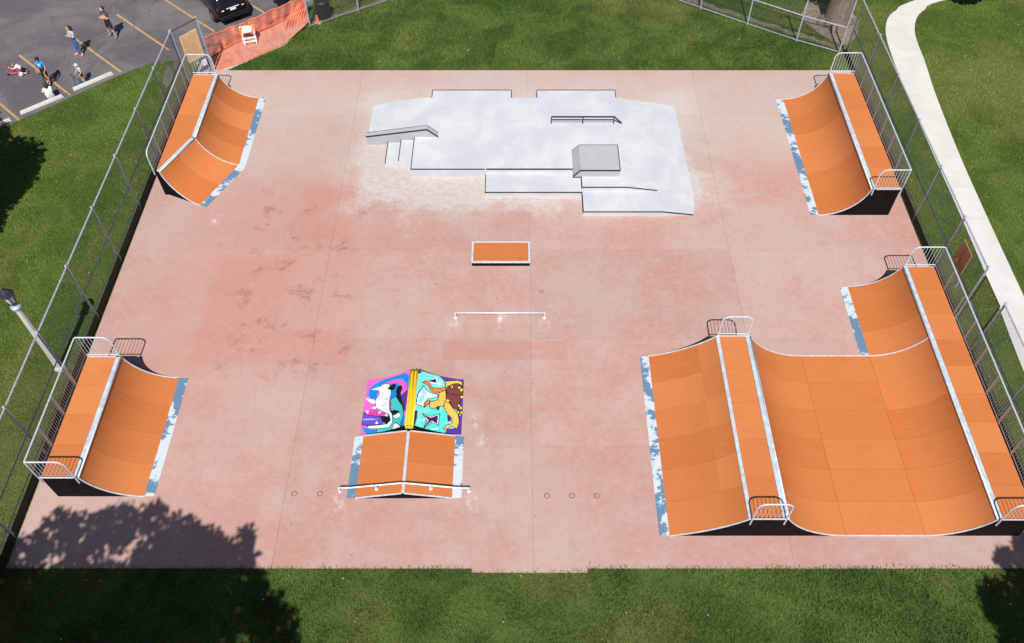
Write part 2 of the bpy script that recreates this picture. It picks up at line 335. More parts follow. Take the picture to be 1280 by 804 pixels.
tag(MB().prism([(x, y, -.014) for x, y in MULCH], -.1).build('soil_patch', MT['soil']), 'bare brown soil round the big tree trunk', kind='structure')
for a, b in (((16.9, 38.3), (7.5, 44.2)), ((-11.5, 40.5), (-6.0, 44.0))):
    a, b = Vector((*a, -.016)), Vector((*b, -.016)); n = Vector((-(b - a).y, (b - a).x, 0)).normalized(); L = []; Q = []
    for i in range(40): p = a.lerp(b, i / 39); L.append(tuple(p + n * random.uniform(.02, .16))); Q.append(tuple(p - n * random.uniform(.1, .4)))
    pl = L + Q[::-1]; ar = sum(pl[i][0] * pl[(i + 1) % 80][1] - pl[(i + 1) % 80][0] * pl[i][1] for i in range(80)); pl = pl if ar > 0 else pl[::-1]
    tag(MB().prism(pl, -.1).build('soil_strip', MT['soil']), 'worn strip of bare soil along the foot of the fence', kind='structure'); SOILS.append([(p[0], p[1]) for p in pl])
for nm, pts in (('asphalt_patch', [(207, 110), (203, 100), (206, 88), (211, 80), (215, 86), (217, 96), (212, 107)]), ('asphalt_patch', [(216, 76), (220, 66), (223, 74), (224, 83), (221, 88), (217, 84)])):
    tag(MB().prism([(G(*p)[0], G(*p)[1], -.003) for p in pts], -.05).build(nm, MT['asphalt']), 'lens shaped dark asphalt patch beside the corner of the fence', kind='structure')

# grass blades (one uncountable mass)
SLABP = [(-16.2, 10.49), (-1.45, 10.49), (-1.45, 10.36), (2.22, 10.36), (2.22, 10.49), (16.9, 10.49), (16.9, 36.6), (-16.25, 36.6)]
def blades(n, x0, x1, y0, y1, hmin, hmax, wid, thin=None):
    x = rng.uniform(x0, x1, n); y = rng.uniform(y0, y1, n); ok = np.ones(n, bool)
    jx = x + rng.normal(0, .03, n); jy = y + rng.normal(0, .035, n)
    for P in (SLABP, ASPH, APRON, PATHPOLY): ok &= ~inside(jx, jy, P)
    k = inside(x, y, MULCH); ok &= ~(k & (rng.random(n) > .06))
    for P in SOILS: ok &= ~(inside(x, y, P) & (rng.random(n) > .35))
    if thin is not None: ok &= rng.random(n) < thin(x, y)
    return np.c_[x, y][ok], hmin, hmax, wid
def clump(x, y):
    v = np.sin(x * 1.7 + 2 * np.sin(y * .9)) * np.sin(y * 2.1 + 1.6 * np.sin(x * .7)) + .6 * np.sin(x * 4.3 + y * 3.1) * np.sin(y * 5.2 - x * 2.2)
    return np.clip(.72 + .3 * v, .3, 1)
sets = [blades(150000, -17.5, 19, 6.2, 10.7, .05, .13, .012, clump), blades(210000, -16, 17, 36.4, 45, .05, .14, .015, clump),
        blades(260000, -27, -16.2, 8, 38, .03, .075, .012, clump), blades(280000, 16.8, 31, 8, 45, .03, .075, .013, clump), blades(14000, -11.5, -7, 39, 46, .05, .12, .02)]
def grass_mass(sets, mat, label):
    V_, F_ = [], []; base = 0
    for P, h0, h1, wd in sets:
        n = len(P); a = rng.uniform(0, 2 * np.pi, n); h = rng.uniform(h0, h1, n) * (.7 + .6 * clump(P[:, 0] * .8, P[:, 1] * .8)); l = rng.uniform(.2, .9, n) * h; b = rng.uniform(0, 2 * np.pi, n); ww = wd * rng.uniform(.6, 1.5, n)
        z0 = np.full(n, -.032); dx, dy = np.cos(a) * ww, np.sin(a) * ww
        v = np.stack([np.c_[P[:, 0] - dx, P[:, 1] - dy, z0], np.c_[P[:, 0] + dx, P[:, 1] + dy, z0], np.c_[P[:, 0] + np.cos(b) * l, P[:, 1] + np.sin(b) * l, h - .03]], 1).reshape(-1, 3)
        V_.append(v); F_.append(np.arange(base, base + 3 * n)); base += 3 * n
    V_ = np.concatenate(V_); F_ = np.concatenate(F_); nt_ = len(F_) // 3
    gme = bpy.data.meshes.new('grass'); gme.vertices.add(len(V_)); gme.vertices.foreach_set('co', V_.ravel()); gme.loops.add(len(F_)); gme.loops.foreach_set('vertex_index', F_)
    gme.polygons.add(nt_); gme.polygons.foreach_set('loop_start', np.arange(0, 3 * nt_, 3)); gme.polygons.foreach_set('loop_total', np.full(nt_, 3)); gme.update()
    tag(obj('grass', gme, mat), label, 'grass', kind='stuff')
grass_mass([sets[0], sets[1], sets[4]], MT['blade'], 'rough dark green grass along the front and far edges of the slab')
grass_mass([sets[2], sets[3]], MT['lawn'], 'mown yellowish lawn outside the two long side fences')
# dandelions / litter specks
sm = MB()
for _ in range(60):
    x, y = random.choice([(random.uniform(17.4, 30), random.uniform(14, 44)), (random.uniform(20.5, 30), random.uniform(34, 44)), (random.uniform(-15, 16), random.uniform(8, 10.2)), (random.uniform(-9, 14), random.uniform(37, 41.5)), (random.uniform(-24, -17), random.uniform(20, 31))])
    if inside(np.array([x]), np.array([y]), PATHPOLY)[0]: continue
    sm.ball((x, y, .06), (random.uniform(.012, .032), random.uniform(.012, .026), .012), 5, 3)
tag(sm.build('clover_flowers', MT['white']), 'tiny white flower heads scattered through the grass', 'flowers', kind='stuff')

deb = MB()
for _ in range(150):
    x, y, r, t = random.uniform(-16, 16.6), random.uniform(10.6, 36.3), random.uniform(.012, .038), random.uniform(0, 6.28)
    if -7.2 < x < 8 and 26 < y < 34.5: continue
    deb.add([(x + r * math.cos(t + k), y + r * math.sin(t + k) * .6, .004 + .006 * (k > 2)) for k in (0, 1.3, 2.9, 4.5)], [(0, 1, 2, 3)])
tag(deb.build('leaf_litter', MT['rust']), 'tiny brown leaf crumbs scattered over the pink slab', 'leaf litter', kind='stuff')
# ------------------------------------------------------------------ skate ramps
def arc(T, Cp, z, n=24, bank=0.):
    """concave arc from toe T (flat) up to coping Cp at height z; bank mixes in a straight line"""
    d = math.dist(T[:2], Cp[:2]); Rr = (d * d + z * z) / (2 * z); am = math.asin(min(1, d / Rr)) if Rr >= z else math.pi / 2
    pts = []
    for i in range(n + 1):
        t = am * i / n; x = Rr * math.sin(t) / d; zz = Rr * (1 - math.cos(t))
        zz = zz * (1 - bank) + bank * z * x
        pts.append((T[0] + (Cp[0] - T[0]) * x, T[1] + (Cp[1] - T[1]) * x, zz))
    return pts
def loft(mb, A, B, th=.018):
    n = len(A); k = len(mb.v); mb.v += [tuple(p) for p in A] + [tuple(p) for p in B] + [(p[0], p[1], p[2] - th) for p in A] + [(p[0], p[1], p[2] - th) for p in B]
    for i in range(n - 1):
        q = [(i, i + 1, n + i + 1, n + i), (2 * n + i, 3 * n + i, 3 * n + i + 1, 2 * n + i + 1), (i, 2 * n + i, 2 * n + i + 1, i + 1), (n + i, n + i + 1, 3 * n + i + 1, 3 * n + i)]
        mb.f += [tuple(k + j for j in f) for f in q]
    mb.f += [tuple(k + j for j in f) for f in [(0, n, 3 * n, 2 * n), (n - 1, 3 * n - 1, 4 * n - 1, 2 * n - 1)]]
    return mb
def sheets(parent, A, B, rows, name='surface_sheet', g=.004, lift=0.):
    """orange sheets between profiles A and B, cut into rows"""
    L = math.dist(A[0], B[0])
    for r in range(rows):
        t0, t1 = r / rows + g / L, (r + 1) / rows - g / L
        a = [lerp(p, q, t0) for p, q in zip(A, B)]; b = [lerp(p, q, t1) for p, q in zip(A, B)]
        loft(MB(), [(x, y, z + lift) for x, y, z in a], [(x, y, z + lift) for x, y, z in b]).build(name, MT['orange'], parent, smooth=False)
def side(parent, prof, nrm, th=.03, inset=.012, name='side_board'):
    """closed side wall under a profile running from one end to the other"""
    top = [(p[0] + nrm[0] * inset, p[1] + nrm[1] * inset, max(p[2] - .021, .003)) for p in prof]
    n = len(top); m = MB()
    f = top + [(p[0], p[1], .001) for p in reversed(top)]
    k = len(f); back = [(p[0] - nrm[0] * th, p[1] - nrm[1] * th, p[2]) for p in f]
    m.add(f + back, [tuple(range(k)), tuple(range(2 * k - 1, k - 1, -1))] + [(i, (i + 1) % k, (i + 1) % k + k, i + k) for i in range(k)])
    return m.build(name, MT['black'], parent)
def trim(parent, prof, nrm, w=.035, h=.03, name='edge_trim'):
    m = MB(); P = [(p[0] + nrm[0] * (.016), p[1] + nrm[1] * .016, p[2] + .006) for p in prof]
    for a, b in zip(P[:-1], P[1:]): m.bar(a, b, w, h)
    return m.build(name, MT['trim'], parent)
PICK = {}
def railing(parent, a, b, z0, h=1.1, round_a=False, round_b=False, post=None, drop=.0, mat='steel', pick=.12, legs=True):
    """tube guard rail from a to b (xy) on level z0, rounded top corners where asked, upright pickets"""
    a = Vector((*a, z0)); b = Vector((*b, z0)); L = (b - a).length; d = (b - a) / L; r = .26
    g = thing('guard_rail', None, None, a); g.parent = parent; g.location = Vector(a) - parent.location; g.empty_display_size = .2
    up = Vector((0, 0, 1)); base = Vector((0, 0, 0))
    pts = [-up * drop]
    if round_a: pts += [up * (h - r)] + [d * r * (1 - math.cos(t)) + up * (h - r + r * math.sin(t)) for t in (.4, .8, 1.2, 1.57)]
    else: pts += [up * (h - .03), d * .03 + up * h]
    if round_b: pts += [d * (L - r + r * math.sin(t)) + up * (h - r + r * math.cos(t)) for t in (0., .4, .8, 1.2, 1.57)] + [d * L - up * drop]
    else: pts += [d * (L - .03) + up * h, d * L + up * (h - .03), d * L - up * drop]
    m = MB().tube(pts, .027, 8); m.tube([d * .01 + up * .1, d * (L - .01) + up * .1], .02, 6)
    o = obj('frame', m.mesh('frame', smooth=False), MT[mat], g)
    n = int(L / pick)
    for i in range(1, n):
        t = L * i / n; tt = min(t if round_a else 9, (L - t) if round_b else 9)
        top = h - .01 if tt >= r else h - r + math.sqrt(max(0, r * r - (r - tt) ** 2)) - .01
        key = (mat, round(top, 2))
        if key not in PICK: PICK[key] = MB().tube([(0, 0, .1), (0, 0, top)], .009, 5).mesh('picket')
        obj('picket', PICK[key], MT[mat], g, d * t)
    if post:
        k = max(1, round(L / post))
        for i in range(1, k):
            obj('post', MB().bar((0, 0, -.02), (0, 0, h - .02), .09, .035, up=tuple(d.cross(up))).mesh('post'), MT['rust' if False else 'steel'], g, d * (L * i / k))
    return g
def coping(parent, a, b, z, inward):
    """pipe on the lip plus the flat steel plate behind it"""
    MB().tube([(a[0], a[1], z + .012), (b[0], b[1], z + .012)], .032, 10).build('coping_pipe', MT['coping'], parent, smooth=True)
    m = MB(); ia = (a[0] + inward[0] * .03, a[1] + inward[1] * .03); ib = (b[0] + inward[0] * .03, b[1] + inward[1] * .03)
    ja = (a[0] + inward[0] * .17, a[1] + inward[1] * .17); jb = (b[0] + inward[0] * .17, b[1] + inward[1] * .17)
    q = [(*ia, z + .012), (*ib, z + .012), (*jb, z + .012), (*ja, z + .012)]
    ar = sum(q[i][0] * q[(i + 1) % 4][1] - q[(i + 1) % 4][0] * q[i][1] for i in range(4))
    m.prism(q if ar > 0 else q[::-1], z - .02).build('coping_plate', MT['coping'], parent)
def kick(parent, T0, T1, S0, S1):
    q = [(*T0, .022), (*T1, .022), (*S1, .004), (*S0, .004)]
    ar = sum(q[i][0] * q[(i + 1) % 4][1] - q[(i + 1) % 4][0] * q[i][1] for i in range(4))
    MB().prism(q if ar > 0 else q[::-1], .0005).build('toe_plate', MT['kick'], parent)

def quarter(name, label, xt, xc, xb, xs, z, y0, y1, rows, deck_rows):
    root = thing(name, label, 'skate ramp', ((xt + xb) / 2, (y0 + y1) / 2, 0)); s = 1 if xc > xt else -1
    A = arc((xt, y0), (xc, y0), z); B = arc((xt, y1), (xc, y1), z)
    sheets(root, A, B, rows)
    dx = xc + s * .175
    sheets(root, [(dx, y0, z + .01), (xb, y0, z + .01)], [(dx, y1, z + .01), (xb, y1, z + .01)], deck_rows, 'deck_sheet')
    coping(root, (xc, y0), (xc, y1), z, (s, 0)); kick(root, (xt, y0), (xt, y1), (xs, y0), (xs, y1))
    pf = lambda Y: arc((xt, Y), (xc, Y), z) + [(xb, Y, z)]
    for Y, nn in ((y0, (0, -1)), (y1, (0, 1))):
        side(root, pf(Y), nn); trim(root, arc((xt, Y), (xc, Y), z), nn); trim(root, [(dx, Y, z), (xb, Y, z)], nn)
    MB().box(min(xb - .015, xb + .015), max(xb - .015, xb + .015), y0 + .02, y1 - .02, .001, z - .015).build('back_board', MT['black'], root)
    xr = xb + s * .03; k = -s
    for Y in (y0 - .05, y1 + .05): railing(root, (xr, Y), (xc + s * .06, Y), z, round_b=True, drop=.28)
    railing(root, (xr, y0 - .05), (xr, y1 + .05), z, post=1.2, pick=.11)
    return root
quarter('quarter_pipe', 'small orange quarter pipe beside the lamp post and tree shadow', -12.5, -14.17, -15.38, -12.16, 1.32, 12.95, 17.72, 4, 4)
quarter('quarter_pipe', 'tall orange quarter pipe with long deck beside the curving path', 12.98, 14.78, 15.98, 12.63, 1.5, 26.22, 34.17, 6, 6)

# bent quarter pipe in the far corner by the tan sign
root = thing('quarter_pipe', 'orange quarter pipe bent at a hip, beside the tan sign board', 'skate ramp', (-14.2, 30.8, 0)); z = 1.32
st = [dict(C=(-14.3, 34.3), T=(-12.66, 34.3), S=(-12.32, 34.3), B=(-15.5, 34.3)), dict(C=(-14.33, 29.71), T=(-12.66, 29.4), S=(-12.34, 29.24), B=(-15.5, 29.71)), dict(C=(-15.33, 27.48), T=(-13.82, 26.82), S=(-13.52, 26.70), B=(-15.5, 27.48))]
for i, (p, q) in enumerate(zip(st[:-1], st[1:])):
    A, B = arc(p['T'], p['C'], z), arc(q['T'], q['C'], z); sheets(root, A, B, 4 if i == 0 else 2)
    d = Vector((q['C'][0] - p['C'][0], q['C'][1] - p['C'][1])).normalized(); inw = (d.y, -d.x) if d.y * (p['B'][0] - p['C'][0]) > 0 else (-d.y, d.x)
    coping(root, p['C'], q['C'], z, inw); kick(root, p['T'], q['T'], p['S'], q['S'])
sheets(root, [(-14.49, 34.3, z + .01), (-15.5, 34.3, z + .01)], [(-14.49, 29.76, z + .01), (-15.5, 29.76, z + .01)], 3, 'deck_sheet')
MB().prism([(-15.5, 29.75, z + .01), (-15.5, 27.62, z + .01), (-14.49, 29.75, z + .01)], z - .02).build('deck_sheet', MT['orange'], root)
trim(root, arc(st[1]['T'], st[1]['C'], z), (0, 0))
e = st[2]; nv = Vector((e['T'][1] - e['C'][1], -(e['T'][0] - e['C'][0]))).normalized(); nv = nv if nv.y < 0 else -nv
side(root, arc(e['T'], e['C'], z) + [(*e['B'], z)], nv); trim(root, arc(e['T'], e['C'], z), nv)
side(root, arc(st[0]['T'], st[0]['C'], z) + [(*st[0]['B'], z)], (0, 1)); trim(root, arc(st[0]['T'], st[0]['C'], z) + [(-15.5, 34.3, z)], (0, 1))
MB().box(-15.53, -15.505, 27.5, 34.28, .001, z - .02).build('back_board', MT['black'], root)
railing(root, (-15.54, 27.42), (-15.54, 34.35), z, post=1.2, round_a=True, drop=.1, pick=.11)
railing(root, (-15.54, 34.35), (-14.4, 34.35), z, round_b=True, drop=.28)

# mini ramp
zl, zr, y0, y1, y2 = 1.25, 1.19, 11.55, 18.7, 22.13
root = thing('mini_ramp', 'wide orange mini ramp with two decks, the largest ramp on the slab', 'skate ramp', (10.4, 15.1, 0))
bankp = lambda Y: arc((4.93, Y), (7.27, Y), zl, 24, .45)
A, B = bankp(y0), bankp(y1)
sheets(root, A[:17], B[:17], 6); sheets(root, A[16:], B[16:], 6, g=.004)
kick(root, (4.93, y0), (4.93, y1), (4.6, y0), (4.6, y1))
coping(root, (7.27, y0), (7.27, y1), zl, (1, 0)) if False else MB().box(7.235, 7.36, y0, y1, zl - .015, zl + .016).build('coping_plate', MT['coping'], root)
sheets(root, [(7.365, y0, zl + .01), (8.31, y0, zl + .01)], [(7.365, y1, zl + .01), (8.31, y1, zl + .01)], 5, 'deck_sheet')
coping(root, (8.49, y0), (8.49, y1), zl, (-1, 0))
TL = lambda Y: arc((10.66, Y), (8.49, Y), zl); TR = lambda Y: arc((13.25, Y), (15.05, Y), zr)
fl = .004
sheets(root, TL(y0), TL(y1), 6, lift=.02)
sheets(root, [(10.668, y0, .02), (11.96, y0, .02), (13.242, y0, .02)], [(10.668, y1, .02), (11.96, y1, .02), (13.242, y1, .02)], 6)
sheets(root, TR(y0), TR(y1), 6, lift=.02); sheets(root, TR(y1 + .03), TR(y2), 3, lift=.02)
kick(root, (13.25, y1 + .03), (13.25, y2), (12.93, y1 + .03), (12.93, y2))
coping(root, (15.05, y0), (15.05, y2), zr + .02, (1, 0))
sheets(root, [(15.225, y0, zr + .03), (16.25, y0, zr + .03)], [(15.225, y2, zr + .03), (16.25, y2, zr + .03)], 9, 'deck_sheet')
fullp = lambda Y: bankp(Y) + [(8.49, Y, zl)] + TL(Y)[::-1] + TR(Y)[1:] + [(16.25, Y, zr)]
for Y, nn in ((y0, (0, -1)), (y1, (0, 1))):
    side(root, bankp(Y) + [(8.49, Y, zl)] + TL(Y)[::-1], nn)
    trim(root, bankp(Y), nn); trim(root, [(7.27, Y, zl), (8.49, Y, zl)], nn); trim(root, [(p[0], p[1], p[2] + .02) for p in TL(Y)[::-1] + TR(Y)], nn)
side(root, TR(y0) + [(16.25, y0, zr)], (0, -1)); trim(root, [(15.2, y0, zr + .02), (16.25, y0, zr + .02)], (0, -1))
side(root, TR(y2) + [(16.25, y2, zr)], (0, 1)); trim(root, TR(y2) + [(16.25, y2, zr)], (0, 1))
MB().box(16.255, 16.28, y0 + .02, y2 - .02, .001, zr - .02).build('back_board', MT['black'], root)
for Y in (y0 - .05, y1 + .05): railing(root, (7.33, Y), (8.4, Y), zl, round_a=True, round_b=True, drop=.3)
for Y in (y0 - .05, y2 + .05): railing(root, (16.29, Y), (15.12, Y), zr, round_b=True, drop=.3)
railing(root, (16.29, y0 - .05), (16.29, y2 + .05), zr, post=1.2, pick=.11)

# bank box with grind rail
root = thing('bank_box', 'low orange double bank with grind rail, in front of the painted spine', 'skate ramp', (-3.8, 14.1, 0)); zb = .36; xm = -3.8
y0, y1 = 12.88, 15.24
pL = lambda Y: [(-5.42, Y, .02), (xm - .05, Y, zb)]; pR = lambda Y: [(-2.19, Y, .02), (xm + .05, Y, zb)]
sheets(root, pL(y0), pL(y1), 2); sheets(root, pR(y0), pR(y1), 2)
MB().prism([(xm - .048, y0, zb + .004), (xm + .048, y0, zb + .004), (xm + .048, y1, zb + .004), (xm - .048, y1, zb + .004)], zb - .02).build('ridge_plate', MT['coping'], root)
kick(root, (-5.42, y0), (-5.42, y1), (-5.72, y0), (-5.72, y1)); kick(root, (-2.19, y0), (-2.19, y1), (-1.88, y0), (-1.88, y1))
for Y, nn in ((y0, (0, -1)), (y1, (0, 1))):
    side(root, pL(Y) + pR(Y)[::-1], nn); trim(root, pL(Y), nn, .04, .03); trim(root, pR(Y), nn, .04, .03)
root = thing('grind_rail', 'bent white steel grind rail straddling the low orange bank', 'rail', (-3.8, 13.12, 0))
yr = 13.12
MB().tube([(-6.0, yr, .26), (-5.6, yr, .27), (xm - .1, yr, .60), (xm + .1, yr, .60), (-2.0, yr, .26), (-1.6, yr, .25)], .03, 8).build('top_bar', MT['white_steel'], root, smooth=True)
for x, zt, zg in ((-5.97, .26, 0.0), (-1.63, .25, 0.0), (-4.72, .41, .168), (-2.9, .43, .19)):
    MB().tube([(x, yr, zg), (x, yr, zt)], .028, 8).build('leg', MT['white_steel'], root)
    MB().lathe([(.062, 0), (.058, .012)], 12, (x, yr, zg + .004)).build('foot_plate', MT['white_steel'], root)

# painted spine
def surf_z(X):
    d = abs(X - (-3.76)); t = (1.78 - d) / 1.6; t = min(max(t, 0), 1); return .6 * t ** 1.75 + .006
def pix(x, y):                                      # detail pixel (8x of 440,450) -> plan point on the spine
    px, py = 440 + x / 8, 450 + y / 8; zz = 0.
    for _ in range(12): X, Y, _z = G(px, py, zz); zz = surf_z(X)
    return (X, Y)
LEFTP = [('pink', [(0, 0), (640, 0), (640, 800), (0, 800)]),
 ('blue', [(160, 350), (175, 285), (240, 232), (330, 190), (440, 160), (530, 128), (582, 170), (572, 290), (500, 350), (400, 400), (330, 350), (255, 330), (240, 420), (190, 400)]),
 ('pink', [(258, 325), (300, 248), (400, 200), (500, 188), (545, 240), (550, 300), (500, 352), (478, 310), (500, 262), (440, 228), (405, 250), (380, 330), (300, 332)]),
 ('blue', [(390, 335), (415, 330), (440, 360), (395, 385)]), ('purple', [(565, 290), (532, 530), (512, 470), (478, 385), (500, 345)]), ('blue', [(532, 545), (518, 672), (492, 680), (490, 600), (512, 560)]),
 ('blue', [(88, 655), (150, 690), (250, 700), (240, 740), (150, 748), (120, 715)]), ('pink', [(85, 690), (120, 720), (150, 752), (80, 760)]),
 ('teal', [(385, 400), (440, 360), (470, 410), (512, 470), (515, 560), (490, 620), (490, 690), (400, 712), (240, 728), (250, 690), (380, 640), (410, 560), (390, 500)]),
 ('black', [(440, 310), (450, 272), (490, 250), (505, 275), (485, 330), (500, 400), (522, 470), (516, 560), (500, 450), (450, 390)]),
 ('hot', [(110, 515), (180, 498), (250, 505), (345, 540), (290, 562), (170, 548)]), ('violet', [(108, 518), (150, 550), (280, 565), (312, 600), (302, 640), (150, 655), (98, 650)]),
 ('lilac', [(110, 590), (200, 585), (270, 600), (200, 600), (110, 602)]), ('black', [(285, 560), (390, 555), (395, 610), (340, 640), (300, 612)]),
 ('mint', [(275, 275), (300, 245), (350, 238), (388, 250), (392, 330), (375, 400), (375, 500), (402, 540), (408, 620), (372, 676), (250, 688), (160, 687), (148, 660), (250, 652), (350, 640), (385, 600), (368, 545), (290, 507), (240, 482), (230, 410), (270, 345)]),
 ('black', [(353, 290), (385, 250), (430, 233), (440, 265), (420, 302), (390, 302)]), ('white', [(195, 296), (275, 266), (280, 302)]), ('white', [(132, 382), (228, 398), (226, 442), (180, 425)]), ('white', [(195, 480), (240, 465), (238, 492)]),
 ('white', [(133, 512), (166, 503), (160, 542)]), ('white', [(325, 552), (350, 540), (356, 568)]), ('white', [(230, 642), (246, 613), (264, 634)]), ('white', [(262, 520), (300, 515), (270, 540)]),
 ('black', [(380, 515), (420, 498), (472, 510), (482, 545), (430, 560), (395, 542)]), ('white', [(410, 562), (470, 525), (482, 560), (440, 582)]), ('mint', [(400, 692), (410, 650), (440, 625), (482, 660), (482, 692), (440, 706)]),
 ('black', [(460, 300), (466, 290), (478, 380), (470, 380)]), ('black', [(300, 462), (345, 430), (348, 434), (304, 467)]), ('black', [(330, 400), (372, 365), (372, 371), (334, 405)]), ('black', [(335, 350), (338, 356), (330, 358)])]
RIGHTP = [('aqua', [(600, 0), (1300, 0), (1300, 800), (600, 800)]), ('aqua2', [(690, 560), (820, 480), (960, 520), (900, 740), (700, 700)]), ('white', [(700, 600), (760, 560), (765, 566), (705, 612)]), ('white', [(790, 690), (860, 680), (862, 690), (792, 700)]), ('white', [(880, 200), (900, 250), (860, 262)]),
 ('purple', [(860, 150), (1130, 180), (1110, 790), (920, 745), (950, 690), (1040, 680), (1060, 560), (1000, 300), (930, 220)]), ('plum', [(660, 95), (700, 120), (690, 132), (662, 140)]), ('white', [(745, 222), (842, 176), (860, 240), (770, 228)]), ('plum', [(757, 212), (838, 186), (848, 230), (772, 217)]),
 ('white', [(704, 534), (790, 566), (878, 536), (862, 655), (800, 622), (715, 684), (752, 608)]), ('plum', [(716, 546), (790, 577), (864, 551), (850, 640), (800, 609), (726, 669), (766, 605)]), ('plum', [(628, 508), (656, 504), (650, 580), (625, 668), (606, 668)]),
 ('ice', [(640, 445), (655, 345), (718, 255), (742, 300), (790, 330), (852, 345), (860, 372), (760, 390), (720, 470), (680, 455)]), ('sky', [(660, 420), (690, 360), (730, 350), (700, 430)]), ('white', [(755, 385), (790, 335), (830, 345)]), ('sky', [(700, 300), (730, 290), (735, 340), (705, 345)]),
 ('plum', [(830, 470), (880, 465), (870, 505), (850, 500)]), ('plum', [(950, 545), (990, 570), (990, 610), (955, 615)]),
 ('amber', [(768, 420), (860, 400), (870, 330), (935, 295), (946, 400), (915, 462), (860, 465), (820, 490), (780, 480)]), ('fire', [(705, 225), (740, 208), (775, 230), (800, 275), (870, 285), (937, 273), (940, 302), (880, 325), (830, 335), (790, 310), (765, 255)]),
 ('fire', [(725, 476), (718, 440), (750, 405), (782, 410), (770, 446), (740, 455)]), ('amber', [(930, 278), (938, 212), (1050, 205), (1102, 218), (1104, 258), (1060, 235), (1000, 245)]),
 ('brown', [(940, 330), (950, 280), (1010, 240), (1060, 235), (1110, 270), (1110, 340), (1085, 400), (1060, 500), (1010, 480), (975, 420), (940, 390)]), ('black', [(945, 327), (1085, 350), (1085, 356), (945, 333)]),
 ('amber', [(920, 420), (960, 408), (1000, 470), (1060, 540), (1072, 620), (1050, 692), (1000, 660), (930, 700), (913, 690), (945, 650), (1000, 640), (1000, 590), (960, 540), (925, 490)])]
for cx_, cy_, rr in [(1072, 275, 17), (1094, 300, 18), (1098, 370, 16), (1070, 458, 15), (1086, 480, 16), (1062, 524, 15), (1092, 528, 14), (1080, 552, 12), (956, 410, 20), (996, 268, 19)]:
    RIGHTP.append(('yellow', [(cx_ + rr * math.cos(t), cy_ + rr * math.sin(t)) for t in np.linspace(0, 6.28, 11)[:-1]]))
RIGHTP.append(('black', [(992 + 8 * math.cos(t), 268 + 12 * math.sin(t)) for t in np.linspace(0, 6.28, 9)[:-1]]))
PC = dict(pink=(228, 98, 192), blue=(22, 130, 215), purple=(82, 52, 152), teal=(62, 190, 188), black=(16, 16, 22), hot=(214, 66, 150), violet=(98, 76, 190), lilac=(180, 165, 235), mint=(222, 246, 240), white=(246, 248, 248), aqua=(122, 226, 210), aqua2=(86, 228, 214),
          plum=(74, 24, 88), ice=(210, 238, 242), sky=(150, 215, 225), amber=(250, 190, 92), fire=(242, 128, 62), brown=(118, 62, 60), yellow=(236, 216, 60))
root = thing('painted_spine', 'curved spine ramp painted with colourful creature mural and yellow pipes', 'skate ramp', (-3.76, 16.5, 0))
y0, y1 = 15.33, 17.66
for polys, xa, xb in ((LEFTP, -5.54, -3.90), (RIGHTP, -1.98, -3.62)):
    nx, ny = 150, 200; xs = np.linspace(xa, xb, nx); ys = np.linspace(y0, y1, ny); XX, YY = np.meshgrid(xs, ys); XX, YY = XX.ravel(), YY.ravel()
    col = np.ones((nx * ny, 4)); ink = np.array(lin(14, 12, 20))
    for cname, poly in polys:
        W = [pix(*p) for p in poly]; k = inside(XX, YY, W); col[k] = np.array(lin(*PC[cname])) * np.array([.92, .92, .92, 1])
        if len(poly) > 5 and cname not in ('black', 'aqua', 'aqua2', 'plum', 'lilac', 'blue', 'pink', 'purple', 'hot'):
            dm = np.full(nx * ny, 9.)
            for (ax, ay), (bx, by) in zip(W, W[1:] + W[:1]):
                L2 = max((bx - ax) ** 2 + (by - ay) ** 2, 1e-9); t = np.clip(((XX - ax) * (bx - ax) + (YY - ay) * (by - ay)) / L2, 0, 1)
                dm = np.minimum(dm, np.hypot(XX - ax - t * (bx - ax), YY - ay - t * (by - ay)))
            col[dm < .014] = ink
    ZZ = np.array([surf_z(x) for x in xs]); m = MB(); ZZ = np.tile(ZZ, ny)
    m.v = [(x, y, zz) for x, y, zz in zip(XX, YY, ZZ)]; idx = np.arange(nx * ny).reshape(ny, nx)
    q = np.stack([idx[:-1, :-1], idx[:-1, 1:], idx[1:, 1:], idx[1:, :-1]], -1).reshape(-1, 4)
    if xa > xb: q = q[:, ::-1]
    m.f = [tuple(int(i) for i in r) for r in q]
    o = m.build('painted_face', MT['mural'], root, smooth=True)
    ca = o.data.color_attributes.new('paint', 'FLOAT_COLOR', 'POINT'); ca.data.foreach_set('color', col.astype(np.float32).ravel())
    o['label'] = 'mural of a white beaked creature on pink and blue' if polys is LEFTP else 'mural of a brown faced yellow creature on aqua and purple'
prof = lambda Y: [(x, Y, surf_z(x)) for x in np.linspace(-5.54, -3.9, 10)] + [(x, Y, surf_z(x)) for x in np.linspace(-3.62, -1.98, 10)]
for Y, nn in ((y0, (0, -1)), (y1, (0, 1))): side(root, prof(Y), nn, .02, .006)
for x, zz, rr in ((-3.88, .60, .034), (-3.64, .60, .034), (-3.76, .635, .03)):
    MB().tube([(x, y0 - .02, zz), (x, y1 + .02, zz)], rr, 10).build('yellow_pipe', MT['yellow'], root, smooth=True)
MB().box(-3.9, -3.62, y0 + .002, y1 - .002, .54, .585).build('pipe_base', MT['yellow'], root)
MB().box(-3.9, -3.62, y0 - .06, y0 - .015, .50, .60).build('end_cap', MT['yellow'], root)

